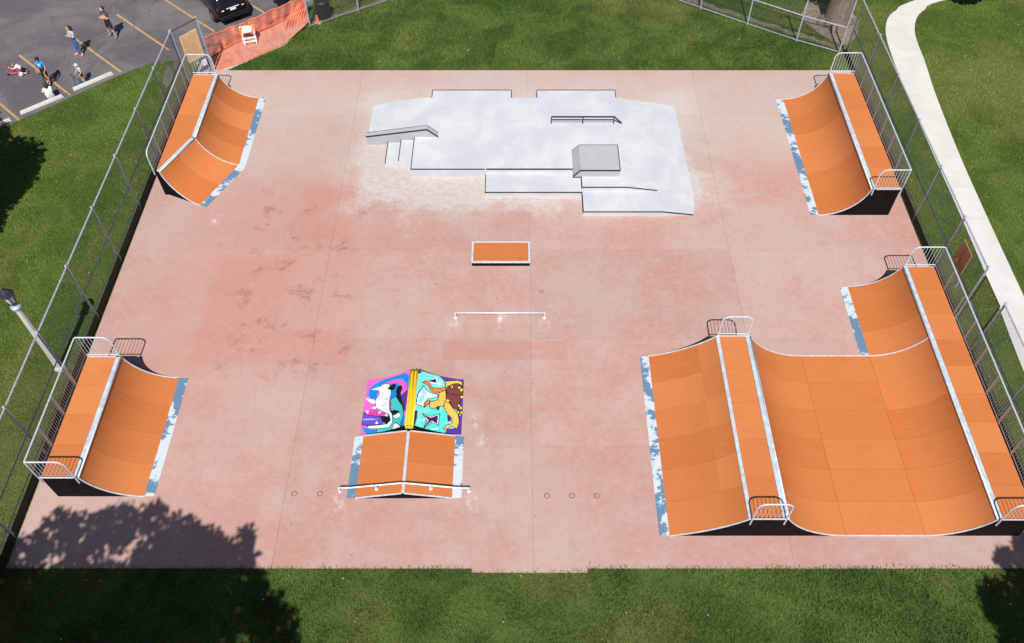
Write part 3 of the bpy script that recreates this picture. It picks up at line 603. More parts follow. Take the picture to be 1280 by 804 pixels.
# manual box and flat rail
root = thing('manual_box', 'low black box with orange top and pale steel edges', 'skate box', (-.69, 23.85, 0))
x0, x1, y0, y1, h = -1.89, .51, 23.25, 24.42, .24
MB().box(x0 + .02, x1 - .02, y0 + .02, y1 - .02, .001, h - .03).build('side_board', MT['black'], root)
MB().box(x0 + .07, x1 - .07, y0 + .07, y1 - .07, h - .03, h).build('top_sheet', MT['orange'], root)
for b in ((x0, x1, y0, y0 + .068), (x0, x1, y1 - .068, y1), (x0, x0 + .068, y0 + .069, y1 - .069), (x1 - .068, x1, y0 + .069, y1 - .069)):
    MB().box(*b, h - .045, h + .006).build('edge_angle', MT['trim'], root)
root = thing('flat_rail', 'straight white flat rail on three short legs', 'rail', (-.68, 20.55, 0))
MB().tube([(-2.45, 20.55, .32), (1.09, 20.55, .32)], .03, 8).build('top_bar', MT['white_steel'], root, smooth=True)
for x in (-2.42, -.68, 1.05):
    MB().tube([(x, 20.55, .0), (x, 20.55, .32)], .028, 8).build('leg', MT['white_steel'], root); MB().lathe([(.062, .001), (.058, .012)], 12, (x, 20.55, 0)).build('foot_plate', MT['white_steel'], root)

# ------------------------------------------------------------------ concrete plaza
root = thing('street_plaza', 'pale raised concrete street plaza with steps, ledges and banks', 'concrete plaza', (0, 30.5, 0)); z = .45
MB().box(-4.75, 4.76, 28.63, 33.72, .001, z).build('platform', MT['plaza'], root)
MB().prism([(-4.13, 34.3, z - .001), (-4.13, 33.722, z - .001), (-.3, 33.722, z - .001), (-.3, 34.3, z - .001)], .001).build('platform_bay', MT['plaza'], root)
MB().prism([(.93, 34.3, z - .001), (.93, 33.722, z - .001), (4.73, 33.722, z - .001), (4.73, 34.3, z - .001)], .001).build('platform_bay', MT['plaza'], root)
MB().prism([(-7.0, 33.7, .006), (-7.0, 31.12, .006), (-4.752, 31.12, z - .002), (-4.752, 33.71, z - .002)], .001).build('bank', MT['plaza'], root)
MB().prism([(4.762, 33.71, z - .002), (4.762, 27.46, z - .002), (6.18, 27.46, .25), (7.75, 27.46, .006), (7.6, 33.66, .006)], .001).build('bank', MT['plaza'], root)
MB().prism([(2.81, 28.628, z - .001), (2.81, 27.46, z - .001), (4.76, 27.46, z - .001), (4.76, 28.628, z - .001)], .001).build('ledge', MT['plaza'], root)
MB().prism([(2.82, 27.458, .25), (2.82, 26.15, .25), (6.2, 26.15, .25), (6.18, 27.458, .25)], .001).build('ledge', MT['plaza'], root)
MB().prism([(6.182, 27.458, .249), (6.202, 26.15, .249), (7.6, 26.2, .006), (7.75, 27.458, .006)], .001).build('bank', MT['plaza'], root)
MB().box(-1.42, 2.808, 27.36, 28.628, .001, .24).build('ledge', MT['plaza'], root)
MB().box(-6.0, -5.38, 29.34, 30.8, .001, .15).build('step', MT['plaza'], root); MB().box(-5.378, -4.752, 29.34, 30.8, .001, .30).build('step', MT['plaza'], root)
# hubba ledge and block
MB().prism([(-6.98, 31.118, .46), (-6.98, 30.82, .46), (-4.15, 30.82, .88), (-4.15, 31.118, .88)], .001).build('hubba_ledge', MT['plaza_dark'], root)
MB().prism([(-4.148, 31.118, .879), (-4.148, 30.82, .879), (-3.66, 30.82, .455), (-3.66, 31.118, .455)], .44).build('hubba_ledge', MT['plaza_dark'], root)
MB().box(2.76, 4.5, 28.15, 29.85, .44, .80).build('block', MT['plaza_dark'], root)
MB().prism([(2.45, 29.85, .455), (2.45, 28.15, .455), (2.758, 28.15, .799), (2.758, 29.85, .799)], .44).build('block_bank', MT['plaza_dark'], root)
def iron(*pts, w=.036): 
    m = MB()
    for a, b in zip(pts[:-1], pts[1:]): m.bar(a, b, w, w)
    m.build('edge_angle', MT['edge_iron'], root)
iron((-4.75, 30.8, z), (-4.75, 28.63, z)); iron((-4.75, 28.63, z), (-1.45, 28.63, z)); iron((-1.4, 28.63, z), (2.5, 28.63, z), w=.045)
iron((-6, 29.34, .15), (-6, 30.8, .15)); iron((-5.38, 29.34, .3), (-5.38, 30.8, .3))
for xa, xb in ((-4.13, -.3), (.93, 4.73)): iron((xa, 33.74, z), (xa, 34.3, z)); iron((xa, 34.3, z), (xb, 34.3, z)); iron((xb, 34.3, z), (xb, 33.74, z))
iron((-1.42, 28.5, .24), (-1.42, 27.36, .24)); iron((-1.42, 27.36, .24), (2.8, 27.36, .24)); iron((2.82, 27.4, .25), (2.82, 26.15, .25), (6.2, 26.15, .25), (7.58, 26.2, .02))
iron((2.81, 28.12, z), (2.81, 27.46, z), (4.78, 27.46, z), (6.1, 27.46, .265))
iron((-6.98, 30.82, .46), (-4.15, 30.82, .88), (-3.66, 30.82, .46), w=.045); iron((-6.98, 31.118, .46), (-4.15, 31.118, .88), (-3.66, 31.118, .46), w=.02)
iron((2.45, 28.15, .46), (2.758, 28.15, .80), (4.5, 28.15, .80), w=.045); iron((4.5, 28.15, .8), (4.5, 29.85, .8)); iron((4.5, 29.85, .8), (2.76, 29.85, .8), (2.45, 29.85, .46), w=.022)
root = thing('handrail', 'dark steel flat handrail fixed on the pale concrete plaza', 'rail', (3.2, 31.78, .45))
MB().bar((1.56, 31.78, .84), (4.5, 31.78, .84), .06, .05).build('top_bar', MT['edge_iron'], root); MB().bar((4.49, 31.78, .84), (4.86, 31.78, .47), .06, .05).build('sloped_end', MT['edge_iron'], root)
MB().bar((1.57, 31.78, .62), (4.5, 31.78, .62), .022).build('lower_bar', MT['rail_grey'], root)
for x in (1.57, 3.04, 4.48): MB().bar((x, 31.78, .45), (x, 31.78, .82), .045).build('leg', MT['edge_iron'], root)

# ------------------------------------------------------------------ fences
LINKS = {}
def fence(label, pts, h=3.05, kickb=True, mats=('rail_grey', 'rail_grey'), mid=1.45, skip=()):
    """pts: post positions; bays between them; skip: bays left open"""
    root = thing('chain_link_fence', label, 'fence', (*pts[0], 0)); up = Vector((0, 0, 1))
    for p in pts:
        MB().tube([(*p, -.1), (*p, h + .03)], .042, 8).build('post', MT['rail_grey'], root); MB().ball((*p, h + .05), .05, 8, 4).build('post_cap', MT['rail_grey'], root)
    for i, (a, b) in enumerate(zip(pts[:-1], pts[1:])):
        if i in skip: continue
        for zz, nm, r in ((h - .02, 'top_rail', .032), (mid, 'middle_rail', .028), (.50, 'lower_rail', .02), (.05, 'bottom_rail', .022)):
            if nm == 'lower_rail' and not kickb: continue
            MB().tube([(*a, zz), (*b, zz)], r, 6).build(nm, MT[mats[0]], root)
        d = Vector((b[0] - a[0], b[1] - a[1], 0)); L = d.length; d /= L; nrm = d.cross(up); m = MB(); A = Vector((*a, 0)) + nrm * .03
        stp = .0707; H = h - .03; x = -H
        while x < L:
            for s in (1, -1):
                t0, z0, t1, z1 = (x, .03, x + H, H) if s == 1 else (x, H, x + H, .03)
                if t0 < 0: z0 += (0 - t0) * (z1 - z0) / (t1 - t0); t0 = 0
                if t1 > L: z1 -= (t1 - L) * (z1 - z0) / (t1 - t0); t1 = L
                if t1 - t0 < .03: continue
                p, q = A + d * t0 + up * z0, A + d * t1 + up * z1; o1, o2, o3 = nrm * .0020, up * .0021 - nrm * .0015, -up * .0021 - nrm * .0015
                m.add([p + o1, p + o2, p + o3, q + o1, q + o2, q + o3], [(0, 1, 4, 3), (1, 2, 5, 4), (2, 0, 3, 5)])
            x += stp
        tag(m.build('chain_link_mesh', MT['link'], root), kind='stuff')
        if kickb:
            k0, k1 = Vector((*a, 0)) + d * .05 + nrm * .06, Vector((*b, 0)) - d * .05 + nrm * .06
            MB().bar((*k0.xy, .24), (*k1.xy, .24), .02, .36).build('kick_board', MT['rubber'], root)
    return root
fence('long chain link fence along the slab between lamp post and corner sign', [(-16.32, y) for y in (8.5, 11.5, 14.5, 17.5, 20.5, 23.5, 26.5, 29.5, 32.4)] + [(-16.3, 35.2)])
f2 = fence('short chain link bay carrying the tan sign board', [(-16.27, 35.27), (-15.33, 36.38)], kickb=False, mats=('rust', 0))
xr = lambda y: 16.95 + (28 - y) * .006
fence('chain link fence along the curving path with a gate bay', [(xr(y), y) for y in (37.9, 34.9, 31.9, 28.75, 25.85, 23.0, 20.45)] , kickb=True)
fence('chain link fence beside the path south of the gate bay', [(xr(y), y) for y in (18.75, 15.9, 13.0, 10.0, 7.0)], kickb=True)
fence('chain link fence in front of the big tree trunk', [(16.6, 38.05), (14.62, 39.1), (12.3, 40.6), (10.0, 42.15), (7.7, 43.7)], kickb=False)
fence('chain link fence starting behind the orange net', [(-11.08, 40.42), (-8.68, 41.95), (-6.2, 43.5)], kickb=False)
# gate
gr = thing('fence_gate', 'narrow brown framed chain link gate beside the path', 'gate', (xr(19.6), 19.6, 0)); X = xr(19.6)
fr = MB(); q = [(X, 20.3, .1), (X, 20.3, 2.75), (X, 18.9, 2.75), (X, 18.9, .1)]
for a, b in zip(q, q[1:] + q[:1]): fr.tube([a, b], .024, 6)
fr.build('gate_frame', MT['rust'], gr); MB().tube([(X, 20.28, 1.4), (X, 18.92, 1.4)], .02, 6).build('middle_rail', MT['rail_grey'], gr)
m = MB(); x = -2.6
while x < 1.38:
    for s in (1, -1):
        t0, z0, t1, z1 = (x, .12, x + 2.6, 2.72) if s == 1 else (x, 2.72, x + 2.6, .12)
        if t0 < 0: z0 -= t0 * (z1 - z0) / (t1 - t0); t0 = 0
        if t1 > 1.38: z1 -= (t1 - 1.38) * (z1 - z0) / (t1 - t0); t1 = 1.38
        if t1 - t0 > .03: m.bar((X, 18.91 + t0, z0), (X, 18.91 + t1, z1), .0032)
    x += .0707
tag(m.build('chain_link_mesh', MT['link'], gr), kind='stuff')
MB().box(X - .05, X + .05, 18.88, 18.98, 1.15, 1.3).build('latch', MT['rail_grey'], gr)
# sign boards
root = thing('sign_board', 'tan wooden sign board hung on the corner fence bay', 'sign', (-15.9, 35.95, 1.2)); a, b = Vector((-16.12, 35.5, 0)), Vector((-15.5, 36.22, 0)); d = (b - a).normalized(); nr = Vector((d.y, -d.x, 0))
def plate(mb, u0, u1, z0, z1, off, th):
    p = lambda u, z, o: tuple(a + d * u + nr * o + Vector((0, 0, z)))
    return mb.add([p(u0, z0, off), p(u1, z0, off), p(u1, z1, off), p(u0, z1, off), p(u0, z0, off + th), p(u1, z0, off + th), p(u1, z1, off + th), p(u0, z1, off + th)], [(0, 1, 2, 3), (7, 6, 5, 4), (0, 4, 5, 1), (1, 5, 6, 2), (2, 6, 7, 3), (3, 7, 4, 0)])
plate(MB(), 0, .95, 1.15, 2.62, .07, .03).build('board', MT['board'], root)
for z0 in np.arange(1.32, 2.5, .085): plate(MB(), .09, .86 - random.random() * .12, z0, z0 + .016, .101, .002).build('print_line', MT['board_line'], root)
root2 = thing('notice_plate', 'small white notice plate below the tan sign board', 'notice', (-15.6, 36.2, .7)); plate(MB(), .72, .95, .62, .95, .07, .015).build('plate', MT['white'], root2)
root = thing('sign_board', 'brown board seen from its back on the path fence', 'sign', (17.0, 21.9, 1.4)); X = xr(21.9) - .06
MB().box(X - .025, X, 21.42, 22.28, 1.55, 2.62).build('board', MT['board2'], root); MB().box(X - .032, X - .026, 21.45, 22.25, 2.06, 2.075).build('board_seam', MT['rust'], root); MB().box(X - .032, X - .026, 21.86, 21.875, 1.58, 2.6).build('board_seam', MT['rust'], root)
MB().lathe([(.09, 0), (.085, .004)], 14).build('round_sticker', MT['orange_pl'], root, local=True)
o = root.children[-1]; o.location = (X - .033 - 17.0, 22.05 - 21.9, 1.72 - 1.4); o.rotation_euler = (0, R(-90), 0)
root = thing('notice_plate', 'small white notice plate below the brown board', 'notice', (17.0, 21.45, 1.1)); MB().box(X - .02, X, 21.3, 21.55, 1.02, 1.35).build('plate', MT['white'], root)

# orange safety net across the gate opening
TOPL = [(255, 46, 1.25), (280, 37, .95), (309, 26, .85), (340, 12, .9), (366, 1, 1.0), (383, -6, 1.3)]
CRE = [(264, 71, .03), (282, 60, .03), (309, 47, .03), (338, 33, .04), (360, 22, .06), (384, 10, .35)]
BOT = [(272, 87.5, .012), (290, 82, .012), (311, 75, .012), (335, 65, .012), (359, 52, .012), (386, 27, .25)]
def poly_at(P, t):
    k = t * (len(P) - 1); i = min(int(k), len(P) - 2); f = k - i; a, b = P[i], P[i + 1]; return G(*[p + (q - p) * f for p, q in zip(a, b)])
def net_pt(u, v):
    b, c, t = (Vector(poly_at(P, u)) for P in (BOT, CRE, TOPL))
    p = b.lerp(c, v / .5) if v < .5 else c.lerp(t, (v - .5) / .5)
    wv = .05 * math.sin(u * 37 + v * 5) * (1 if v > .5 else .0) + .03 * math.sin(u * 71 + 3 * v); p.y += wv
    p.z = max(.012, p.z + (.035 * math.sin(u * 43 + v * 11) * math.sin(v * 9 + 1) + .03 * max(0, math.sin(u * 17 - v * 14)) if .05 < v < .95 else 0)); return p
def net(name, nu, nv, wu, wv):
    m = MB(); half = .5
    P = [[net_pt(i / nu, j / nv) for i in range(nu + 1)] for j in range(nv + 1)]
    for j in range(nv + 1):                       # long strands
        for i in range(nu):
            a, b = P[j][i], P[j][i + 1]; o_ = ((P[min(j + 1, nv)][i] - P[max(j - 1, 0)][i]).normalized()) * wv / 2
            m.add([a - o_, b - o_, b + o_, a + o_], [(0, 1, 2, 3)])
    for i in range(nu + 1):
        for j in range(nv):
            a, b = P[j][i], P[j + 1][i]; o_ = ((P[j][min(i + 1, nu)] - P[j][max(i - 1, 0)]).normalized()) * wu / 2; l = Vector((0, 0, .003))
            m.add([a - o_ + l, b - o_ + l, b + o_ + l, a + o_ + l], [(0, 1, 2, 3)])
    return m
root = thing('safety_net', 'slumped orange plastic safety net closing the gate opening', 'safety net', (-13.5, 38.5, 0))
tag(net('mesh', 110, 52, .014, .017).build('net_mesh', MT['net'], root), kind='stuff')
for v, nm in ((.98, 'top_band'), (.52, 'middle_band'), (.02, 'bottom_band')):
    m = MB(); pts = [net_pt(i / 60, v) for i in range(61)]
    for a, b in zip(pts[:-1], pts[1:]): m.bar(a + Vector((0, 0, .008)), b + Vector((0, 0, .008)), .07, .008)
    m.build(nm, MT['net'], root)
m = MB()
for k in range(7):                                # gathered folds by the far post
    u0 = .78 + .03 * k; pts = [Vector(net_pt(min(1, u0 + .22 * (t / 10.) ** 1.5 * (1 - k * .08)), .25 + .07 * t)) + Vector((0, -.03 * k * .3, .05 + .03 * math.sin(t + k))) for t in range(11)]
    m.tube(pts, [.02 + .03 * math.sin(i / 10 * 3.1) for i in range(11)], 5)
m.build('gathered_fold', MT['net'], root)
# barricade
bx, by = -13.98, 38.93
root = thing('barricade', 'white folding barricade with orange stripes on the safety net', 'barricade', (bx, by, 0), R(18))
for s in (-1, 1):
    MB().bar((s * .3, -.22, .02), (s * .3, 0, 1.02), .05, .03).build('leg', MT['white'], root, local=True); MB().bar((s * .3, .3, .02), (s * .3, .02, 1.0), .05, .03).build('leg', MT['white'], root, local=True)
pf = lambda z: -.22 + .22 * (z - .02)
def slat(z0, z1, nm, mat, x0=-.36, x1=.36, off=0.): return MB().add([(x0, pf(z0) - .03 - off, z0), (x1, pf(z0) - .03 - off, z0), (x1, pf(z1) - .03 - off, z1), (x0, pf(z1) - .03 - off, z1), (x0, pf(z0) - .012, z0), (x1, pf(z0) - .012, z0), (x1, pf(z1) - .012, z1), (x0, pf(z1) - .012, z1)],
    [(0, 1, 2, 3), (7, 6, 5, 4), (0, 4, 5, 1), (1, 5, 6, 2), (2, 6, 7, 3), (3, 7, 4, 0)]).build(nm, MT[mat], root, local=True)
slat(.66, 1.0, 'striped_board', 'white'); slat(.34, .42, 'cross_bar', 'white'); slat(.16, .22, 'cross_bar', 'white')
for x in (-.30, .30):
    m = MB(); k = .12
    m.add([(x - .05 - k / 2, pf(.67) - .034, .67), (x + .06 - k / 2, pf(.67) - .034, .67), (x + .05 + k / 3, pf(.99) - .034, .99), (x - .06 + k / 3, pf(.99) - .034, .99)], [(0, 1, 2, 3)]).build('orange_stripe', MT['orange_pl'], root, local=True)
MB().lathe([(.07, 0), (.085, .03), (.085, .12), (.06, .16)], 12, (.22, 0, 1.0)).build('warning_light', MT['orange_pl'], root, local=True)

# black barrel and cone beyond the far post
tag(MB().lathe([(.34, 0), (.38, .05), (.40, .5), (.41, .9), (.43, .95), (.41, 1.0), (.30, 1.06), (.05, 1.1)], 20).build('trash_barrel', MT['black_pl'], smooth=True), 'black trash barrel on the grass behind the fence post', 'barrel').location = (-10.45, 41.3, -.01)
root = thing('traffic_cone', 'small orange traffic cone in front of the black barrel', 'traffic cone', (-10.72, 40.78, 0))
MB().lathe([(.13, .02), (.10, .1), (.04, .42), (.02, .45)], 14).build('cone_body', MT['net'], root, local=True); MB().box(-.17, .17, -.17, .17, -.02, .02).build('base', MT['net'], root, local=True)
root = thing('wheeled_bin', 'black wheeled bin standing on asphalt behind the net', 'bin', (-13.0, 42.55, 0), R(25))
MB().add([(-.24, -.26, .05), (.24, -.26, .05), (.24, .26, .05), (-.24, .26, .05), (-.3, -.34, 1.0), (.3, -.34, 1.0), (.3, .34, 1.0), (-.3, .34, 1.0)], [(3, 2, 1, 0), (4, 5, 6, 7), (0, 1, 5, 4), (1, 2, 6, 5), (2, 3, 7, 6), (3, 0, 4, 7)]).build('bin_body', MT['black_pl'], root, local=True, bevel=.03)
MB().box(-.32, .32, -.36, .37, 1.005, 1.07).build('lid', MT['black_pl'], root, local=True, bevel=.02); MB().tube([(-.26, .4, 1.0), (.26, .4, 1.0)], .02, 6).build('handle', MT['black_pl'], root, local=True)
for s in (-1, 1): MB().tube([(s * .3 - .03, .25, .12), (s * .3 + .03, .25, .12)], .12, 12).build('wheel', MT['tyre'], root, local=True)
MB().box(-.1, .12, -.345, -.325, .55, .62).build('sticker', MT['white'], root, local=True)

# ------------------------------------------------------------------ parking: lines, wheel stops
DIR = Vector((-.745, .667, 0))
for i, (x, y) in enumerate([(-26.0, 30.6), (-23.81, 32.61), (-22.0, 34.52), (-20.04, 36.4), (-18.06, 38.25), (-16.1, 39.95), (-13.75, 41.7)]):
    e = Vector((x, y, 0)); n = Vector((.667, .745, 0)) * .055; f = e + DIR * 4.95
    tag(MB().prism([tuple(p + Vector((0, 0, -.003))) for p in (e - n, e + n, f + n, f - n)], -.007).build('bay_line', MT['yline']), 'worn yellow bay line painted on the asphalt', kind='structure')
def wheel_stop(a, b, label):
    a, b = Vector((*a, 0)), Vector((*b, 0)); d = (b - a).normalized(); n = Vector((-d.y, d.x, 0)); m = MB(); sec = [(-.11, 0), (.11, 0), (.075, .125), (-.075, .125)]
    root = thing('wheel_stop', label, 'wheel stop', (a + b) / 2 + Vector((0, 0, -.008)))
    vs = [p + n * s + Vector((0, 0, z)) + d * ((.05 if p is a else -.05) if z else 0) for p in (a, b) for s, z in sec]
    m.add(vs, [(0, 1, 2, 3), (7, 6, 5, 4), (0, 4, 5, 1), (1, 5, 6, 2), (2, 6, 7, 3), (3, 7, 4, 0)]).build('block', MT['stop'], root, bevel=.015)
    for t in (.3, 1.7): MB().lathe([(.02, .124), (.018, .131)], 8, tuple(a + d * t)).build('pin', MT['rust'], root)
wheel_stop((-23.9, 33.05), (-22.28, 34.43), 'concrete wheel stop that the woman in white sits on'); wheel_stop((-21.95, 34.9), (-20.38, 36.26), 'concrete wheel stop beside the child in the white helmet'); wheel_stop((-25.75, 31.25), (-24.17, 32.62), 'concrete wheel stop with nobody on or beside it')

# ------------------------------------------------------------------ lamp post
root = thing('lamp_post', 'concrete lamp post with black lantern behind the fence', 'street lamp', (-17.05, 18.2, -.03))
MB().lathe([(.22, 0), (.22, .12), (.165, .22), (.145, .5), (.095, 3.55)], 8).build('post', MT['post'], root, local=True)
MB().lathe([(.13, 3.55), (.17, 3.58), (.17, 3.66), (.10, 3.70), (.07, 3.78), (.11, 3.84)], 12).build('collar', MT['rail_grey'], root, local=True)
MB().lathe([(.11, 3.85), (.20, 4.25)], 6).build('pane', MT['pane'], root, local=True)
m = MB()
for k in range(6):
    t = 2 * math.pi * k / 6; m.bar((  .115 * math.cos(t), .115 * math.sin(t), 3.84), (.206 * math.cos(t), .206 * math.sin(t), 4.26), .028)
m.lathe([(.14, 3.82), (.15, 3.86)], 6); m.build('lantern_frame', MT['lantern'], root, local=True)
MB().lathe([(.245, 4.25), (.25, 4.28), (.15, 4.42), (.05, 4.50), (.05, 4.54), (.02, 4.6)], 6).build('lantern_roof', MT['lantern'], root, local=True)

# ------------------------------------------------------------------ car
root = thing('parked_car', 'black sport utility car parked with its rear to the net', 'car', (-15.05, 40.75, -.008), math.atan2(.8, -.6) - math.pi / 2)
L_, W2 = 4.7, .94                                # rear at y=0, front +y
secs = [(0.0, .74, .42, .78, .98, .60, 1.02), (.06, .84, .36, .80, 1.04, .66, 1.12), (.22, .91, .30, .85, 1.10, .68, 1.42), (.50, .94, .28, .9, 1.12, .68, 1.66), (1.1, .945, .27, .92, 1.12, .69, 1.72), (2.0, .945, .27, .92, 1.10, .70, 1.73), (2.7, .945, .27, .92, 1.09, .69, 1.66), (3.15, .94, .27, .91, 1.08, .72, 1.34), (3.5, .935, .27, .9, 1.06, .80, 1.09), (4.2, .90, .29, .84, .98, .78, 1.00), (4.55, .82, .33, .7, .86, .66, .88), (4.7, .70, .40, .62, .74, .5, .76)]
m = MB()
for y, wv, z0, z1, z2, wt, zt in secs:
    half = [(wv * .86, z0), (wv, z0 + .16), (wv, z1), (wv * .965, z2), (wt, zt - .05), (wt * .86, zt), (0, zt + .015)]
    m.v += [(x, y, zz) for x, zz in half] + [(-x, y, zz) for x, zz in half[-2::-1]]
n = 13
for i in range(len(secs) - 1):
    for j in range(n): m.f.append((i * n + j, i * n + (j + 1) % n, (i + 1) * n + (j + 1) % n, (i + 1) * n + j))
m.f += [tuple(range(n - 1, -1, -1)), tuple((len(secs) - 1) * n + j for j in range(n))]
body = m.build('body', MT['car'], root, smooth=True, local=True); sb = body.modifiers.new('s', 'SUBSURF'); sb.levels = sb.render_levels = 2
def pan(nm, mat, vs, th=(0, 0, 0)): return MB().add(list(vs) + [tuple(Vector(v) - Vector(th)) for v in vs], [(0, 1, 2, 3), (7, 6, 5, 4), (0, 4, 5, 1), (1, 5, 6, 2), (2, 6, 7, 3), (3, 7, 4, 0)]).build(nm, MT[mat], root, local=True, bevel=.008)
pan('rear_window', 'glass', [(-.66, .10, 1.13), (.66, .10, 1.13), (.55, .40, 1.55), (-.55, .40, 1.55)], (0, -.03, -.03))
for s in (-1, 1):
    pan('side_window', 'glass', [(s * .885, .75, 1.16), (s * .885, 2.0, 1.15), (s * .715, 2.0, 1.60), (s * .715, .85, 1.58)], (s * .03, 0, 0)); pan('side_window', 'glass', [(s * .885, 2.08, 1.15), (s * .88, 2.95, 1.13), (s * .74, 2.55, 1.56), (s * .715, 2.08, 1.60)], (s * .03, 0, 0))
    pan('tail_light', 'red', [(s * .5, -.005, .90), (s * .83, .06, .92), (s * .82, .10, 1.06), (s * .52, .03, 1.03)], (0, -.04, 0)); pan('reverse_light', 'lamp', [(s * .5, -.012, .86), (s * .76, .035, .87), (s * .76, .045, .93), (s * .5, -.002, .92)], (0, -.04, 0))
    MB().tube([(s * .62, .55, 1.72), (s * .62, .7, 1.765), (s * .62, 2.4, 1.765), (s * .62, 2.55, 1.71)], .018, 6).build('roof_rail', MT['rim'], root, local=True)
    MB().ball((s * 1.03, 3.0, 1.08), (.11, .06, .075), 10, 6).build('wing_mirror', MT['car'], root, local=True, smooth=True)
    for y in (.85, 3.7):
        wh = thing('wheel', None, None, (s * .85, y, .35)); wh.parent = root
        MB().lathe([(.22, -.115), (.33, -.115), (.35, -.07), (.35, .07), (.33, .115), (.22, .115)], 24).build('tyre', MT['tyre'], wh, local=True).rotation_euler = (0, R(90), 0)
        mm = MB().lathe([(.06, -.122), (.06, .122)], 10); mm.lathe([(.215, -.10), (.22, .10)], 20)
        for k in range(5):
            t = 2 * math.pi * k / 5; mm.bar((0, 0, .118 * 1), (.2 * math.cos(t), .2 * math.sin(t), .112), .06, .02); mm.bar((0, 0, -.118), (.2 * math.cos(t), .2 * math.sin(t), -.112), .06, .02)
        mm.build('rim', MT['rim'], wh, local=True).rotation_euler = (0, R(90), 0)
pan('number_plate', 'white', [(-.16, -.03, .80), (.16, -.03, .80), (.16, -.02, .90), (-.16, -.02, .90)], (0, -.04, 0)); pan('plate_trim', 'lamp', [(-.36, -.02, .935), (.36, -.02, .935), (.36, -.012, .965), (-.36, -.012, .965)], (0, -.04, 0))
pan('rear_bumper', 'black_pl', [(-.80, -.05, .38), (.80, -.05, .38), (.78, -.055, .60), (-.78, -.055, .60)], (0, -.2, 0)); pan('wiper', 'black_pl', [(-.05, .08, 1.15), (.45, .08, 1.16), (.45, .09, 1.18), (-.05, .09, 1.17)], (0, -.02, 0))

